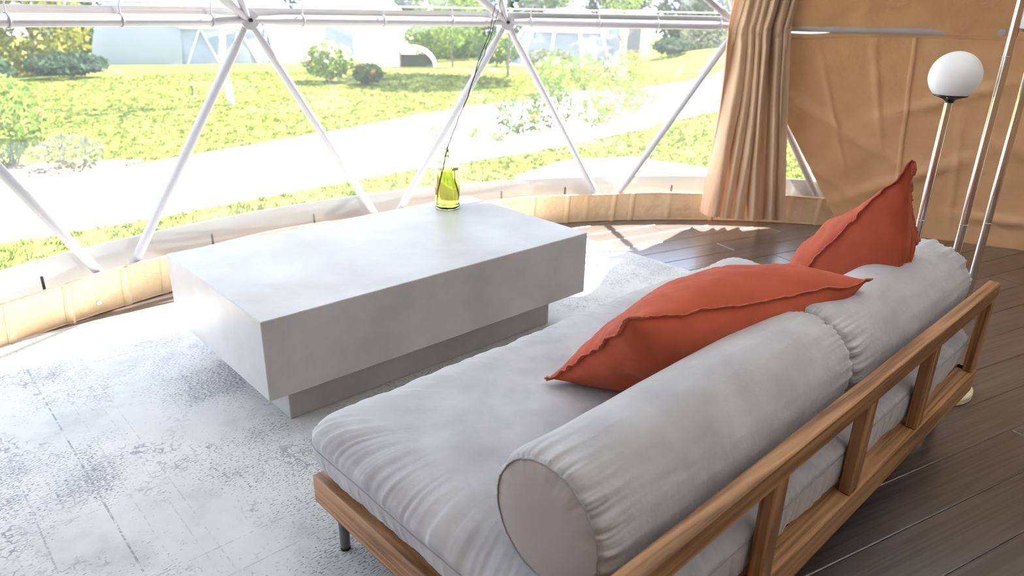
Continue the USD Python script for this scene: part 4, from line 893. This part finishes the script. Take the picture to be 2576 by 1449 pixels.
for i, (x, y, mt, lab) in enumerate(ftrees):
    tree('green_tree', lab, x, y, 5.2 + (i * 37 % 10) * 0.12, 1.12, 2.5, mt, m_bark_dark, 140 + i, 3200, 0.12, 0.10, group=None)
for i, (x, y, mt, lab) in enumerate([(13.6, 20.6, m_leaf_dark, 'dark hedge bush behind the low white shelter'), (15.1, 18.7, m_leaf_green, 'green hedge bush between shelter and pavilion'), (13.4, 17.2, m_leaf_lime, 'lime hedge bush by the small thin tree'), (18.9, 14.4, m_leaf_green, 'green hedge bush at the right side of the pavilion'), (20.4, 11.8, m_leaf_grey, 'grey hedge bush beyond the knoll'), (19.6, 8.8, m_leaf_lime, 'flowering pale hedge bush on the knoll side')]):
    shrub('hedge_bush', lab, x, y, 0.95, 1.35, mt, 160 + i, 2200, 0.075, m_flower_white if i == 5 else None, 30)

# neighbour dome tent, white pavilion, low shelter
def patch(c, r, a0, a1, z0, z1, t=0.06, zc=0.0, n=40, mz=14):
    A, Zq = np.meshgrid(np.linspace(a0, a1, n), np.linspace(z0, z1, mz), indexing='ij')
    rr = np.sqrt(np.maximum(r * r - (Zq - zc) ** 2, 0.0001))
    return thick_sheet(np.stack([c[0] + rr * np.cos(np.radians(A)), c[1] + rr * np.sin(np.radians(A)), Zq], -1), t)
nd = thing('dome_tent', 'white neighbouring dome tent with dark clear front beyond the lawn', 'tent', (7.9, 21.6, -0.62))
dr = 3.1
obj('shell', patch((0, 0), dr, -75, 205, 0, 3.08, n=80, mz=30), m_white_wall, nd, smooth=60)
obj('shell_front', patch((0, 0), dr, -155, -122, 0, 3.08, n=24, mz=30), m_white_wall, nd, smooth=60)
obj('canopy', patch((0, 0), dr, -122, -75, 1.75, 3.08, n=30, mz=20), m_roof, nd, smooth=60)
obj('clear_front', patch((0, 0), dr - 0.05, -122, -75, 0, 1.75, t=0.02), m_far_glass, nd, smooth=60, label='dark clear front')
for a0, a1 in ((-122, -112), (-102, -112), (-102, -92), (-82, -92), (-82, -75)):
    obj('frame_tube', tube([[(dr + .03) * math.cos(math.radians(a0)), (dr + .03) * math.sin(math.radians(a0)), 0.0], [(dr - .25) * math.cos(math.radians(a1)), (dr - .25) * math.sin(math.radians(a1)), 1.25]], 0.035, 8), m_steel, nd, smooth=60)
aa_ = np.radians(np.linspace(-122, -75, 12)); obj('frame_tube', tube(np.c_[(dr - .22) * np.cos(aa_), (dr - .22) * np.sin(aa_), np.full(12, 1.25)], 0.04, 8), m_steel, nd, smooth=60)

pv = thing('garden_pavilion', 'white roofed pavilion with glazed front and cream side cabin', 'pavilion', (15.3, 13.3, -0.45), -42)
obj('dome_shell', patch((0, 0), 1.75, -10, 190, 0, 1.74, n=60, mz=20), m_roof, pv, smooth=60)
obj('dome_canopy', patch((0, 0), 1.75, 190, 350, 1.15, 1.74, n=60, mz=12), m_roof, pv, smooth=60)
obj('glazing', patch((0, 0), 1.70, 190, 350, 0.28, 1.15, t=0.02, n=50), m_far_glass, pv, smooth=60, label='grey blue glazed front')
obj('front_plinth', patch((0, 0), 1.76, 190, 350, 0, 0.28, t=0.08, n=50), m_roof, pv, smooth=60)
for a in (-140, -110, -80, -50): obj('post', tube([[1.76 * math.cos(math.radians(a)), 1.76 * math.sin(math.radians(a)), 0.2], [1.36 * math.cos(math.radians(a)), 1.36 * math.sin(math.radians(a)), 1.12]], 0.04, 8), m_roof, pv, smooth=60)
cab = obj('cabin', box(0.95, 2.25, -0.9, 0.7, 0, 1.75, 0.03), m_cream, pv, label='cream side cabin')
obj('doorway', box(1.62, 1.98, -0.93, -0.905, 0.45, 1.45), m_far_dark, cab, label='dark doorway')
obj('cabin_window', box(1.08, 1.42, -0.93, -0.905, 0.55, 1.35), m_far_glass, cab)
obj('terrace', box(-1.9, 4.2, -2.2, -0.9, -0.02, 0.16), m_deck, pv)
rf = thing('tent_roof', 'white dome tent roof behind the hydrangea bush', 'tent', (13.2, 22.0, -0.7))
obj('shell', patch((0, 0), 2.6, 0, 360, 0, 2.58, n=80, mz=24), m_roof, rf, smooth=60)
obj('entrance', patch((0, 0), 2.62, -140, -118, 0, 1.5, n=12), m_far_glass, rf, smooth=60)
sh = thing('low_shelter', 'low white arched shelter on the lawn before the dark hedge', 'shelter', (10.7, 14.6, -0.22), -38)
th2 = np.linspace(0, np.pi, 24); 
Pq = np.stack([np.stack([0.62 * np.cos(th2), np.full(24, yy), 0.50 * np.sin(th2)], 1) for yy in (-0.4, 0.4)], 1)
obj('arch_cover', thick_sheet(Pq, 0.06), m_roof, sh, smooth=60); obj('side_block', box(-1.25, -0.3, -0.35, 0.35, 0, 0.42, 0.02), m_roof, sh); obj('back_panel', box(-0.55, 0.55, 0.3, 0.34, 0, 0.3), m_leaf_grey, sh)
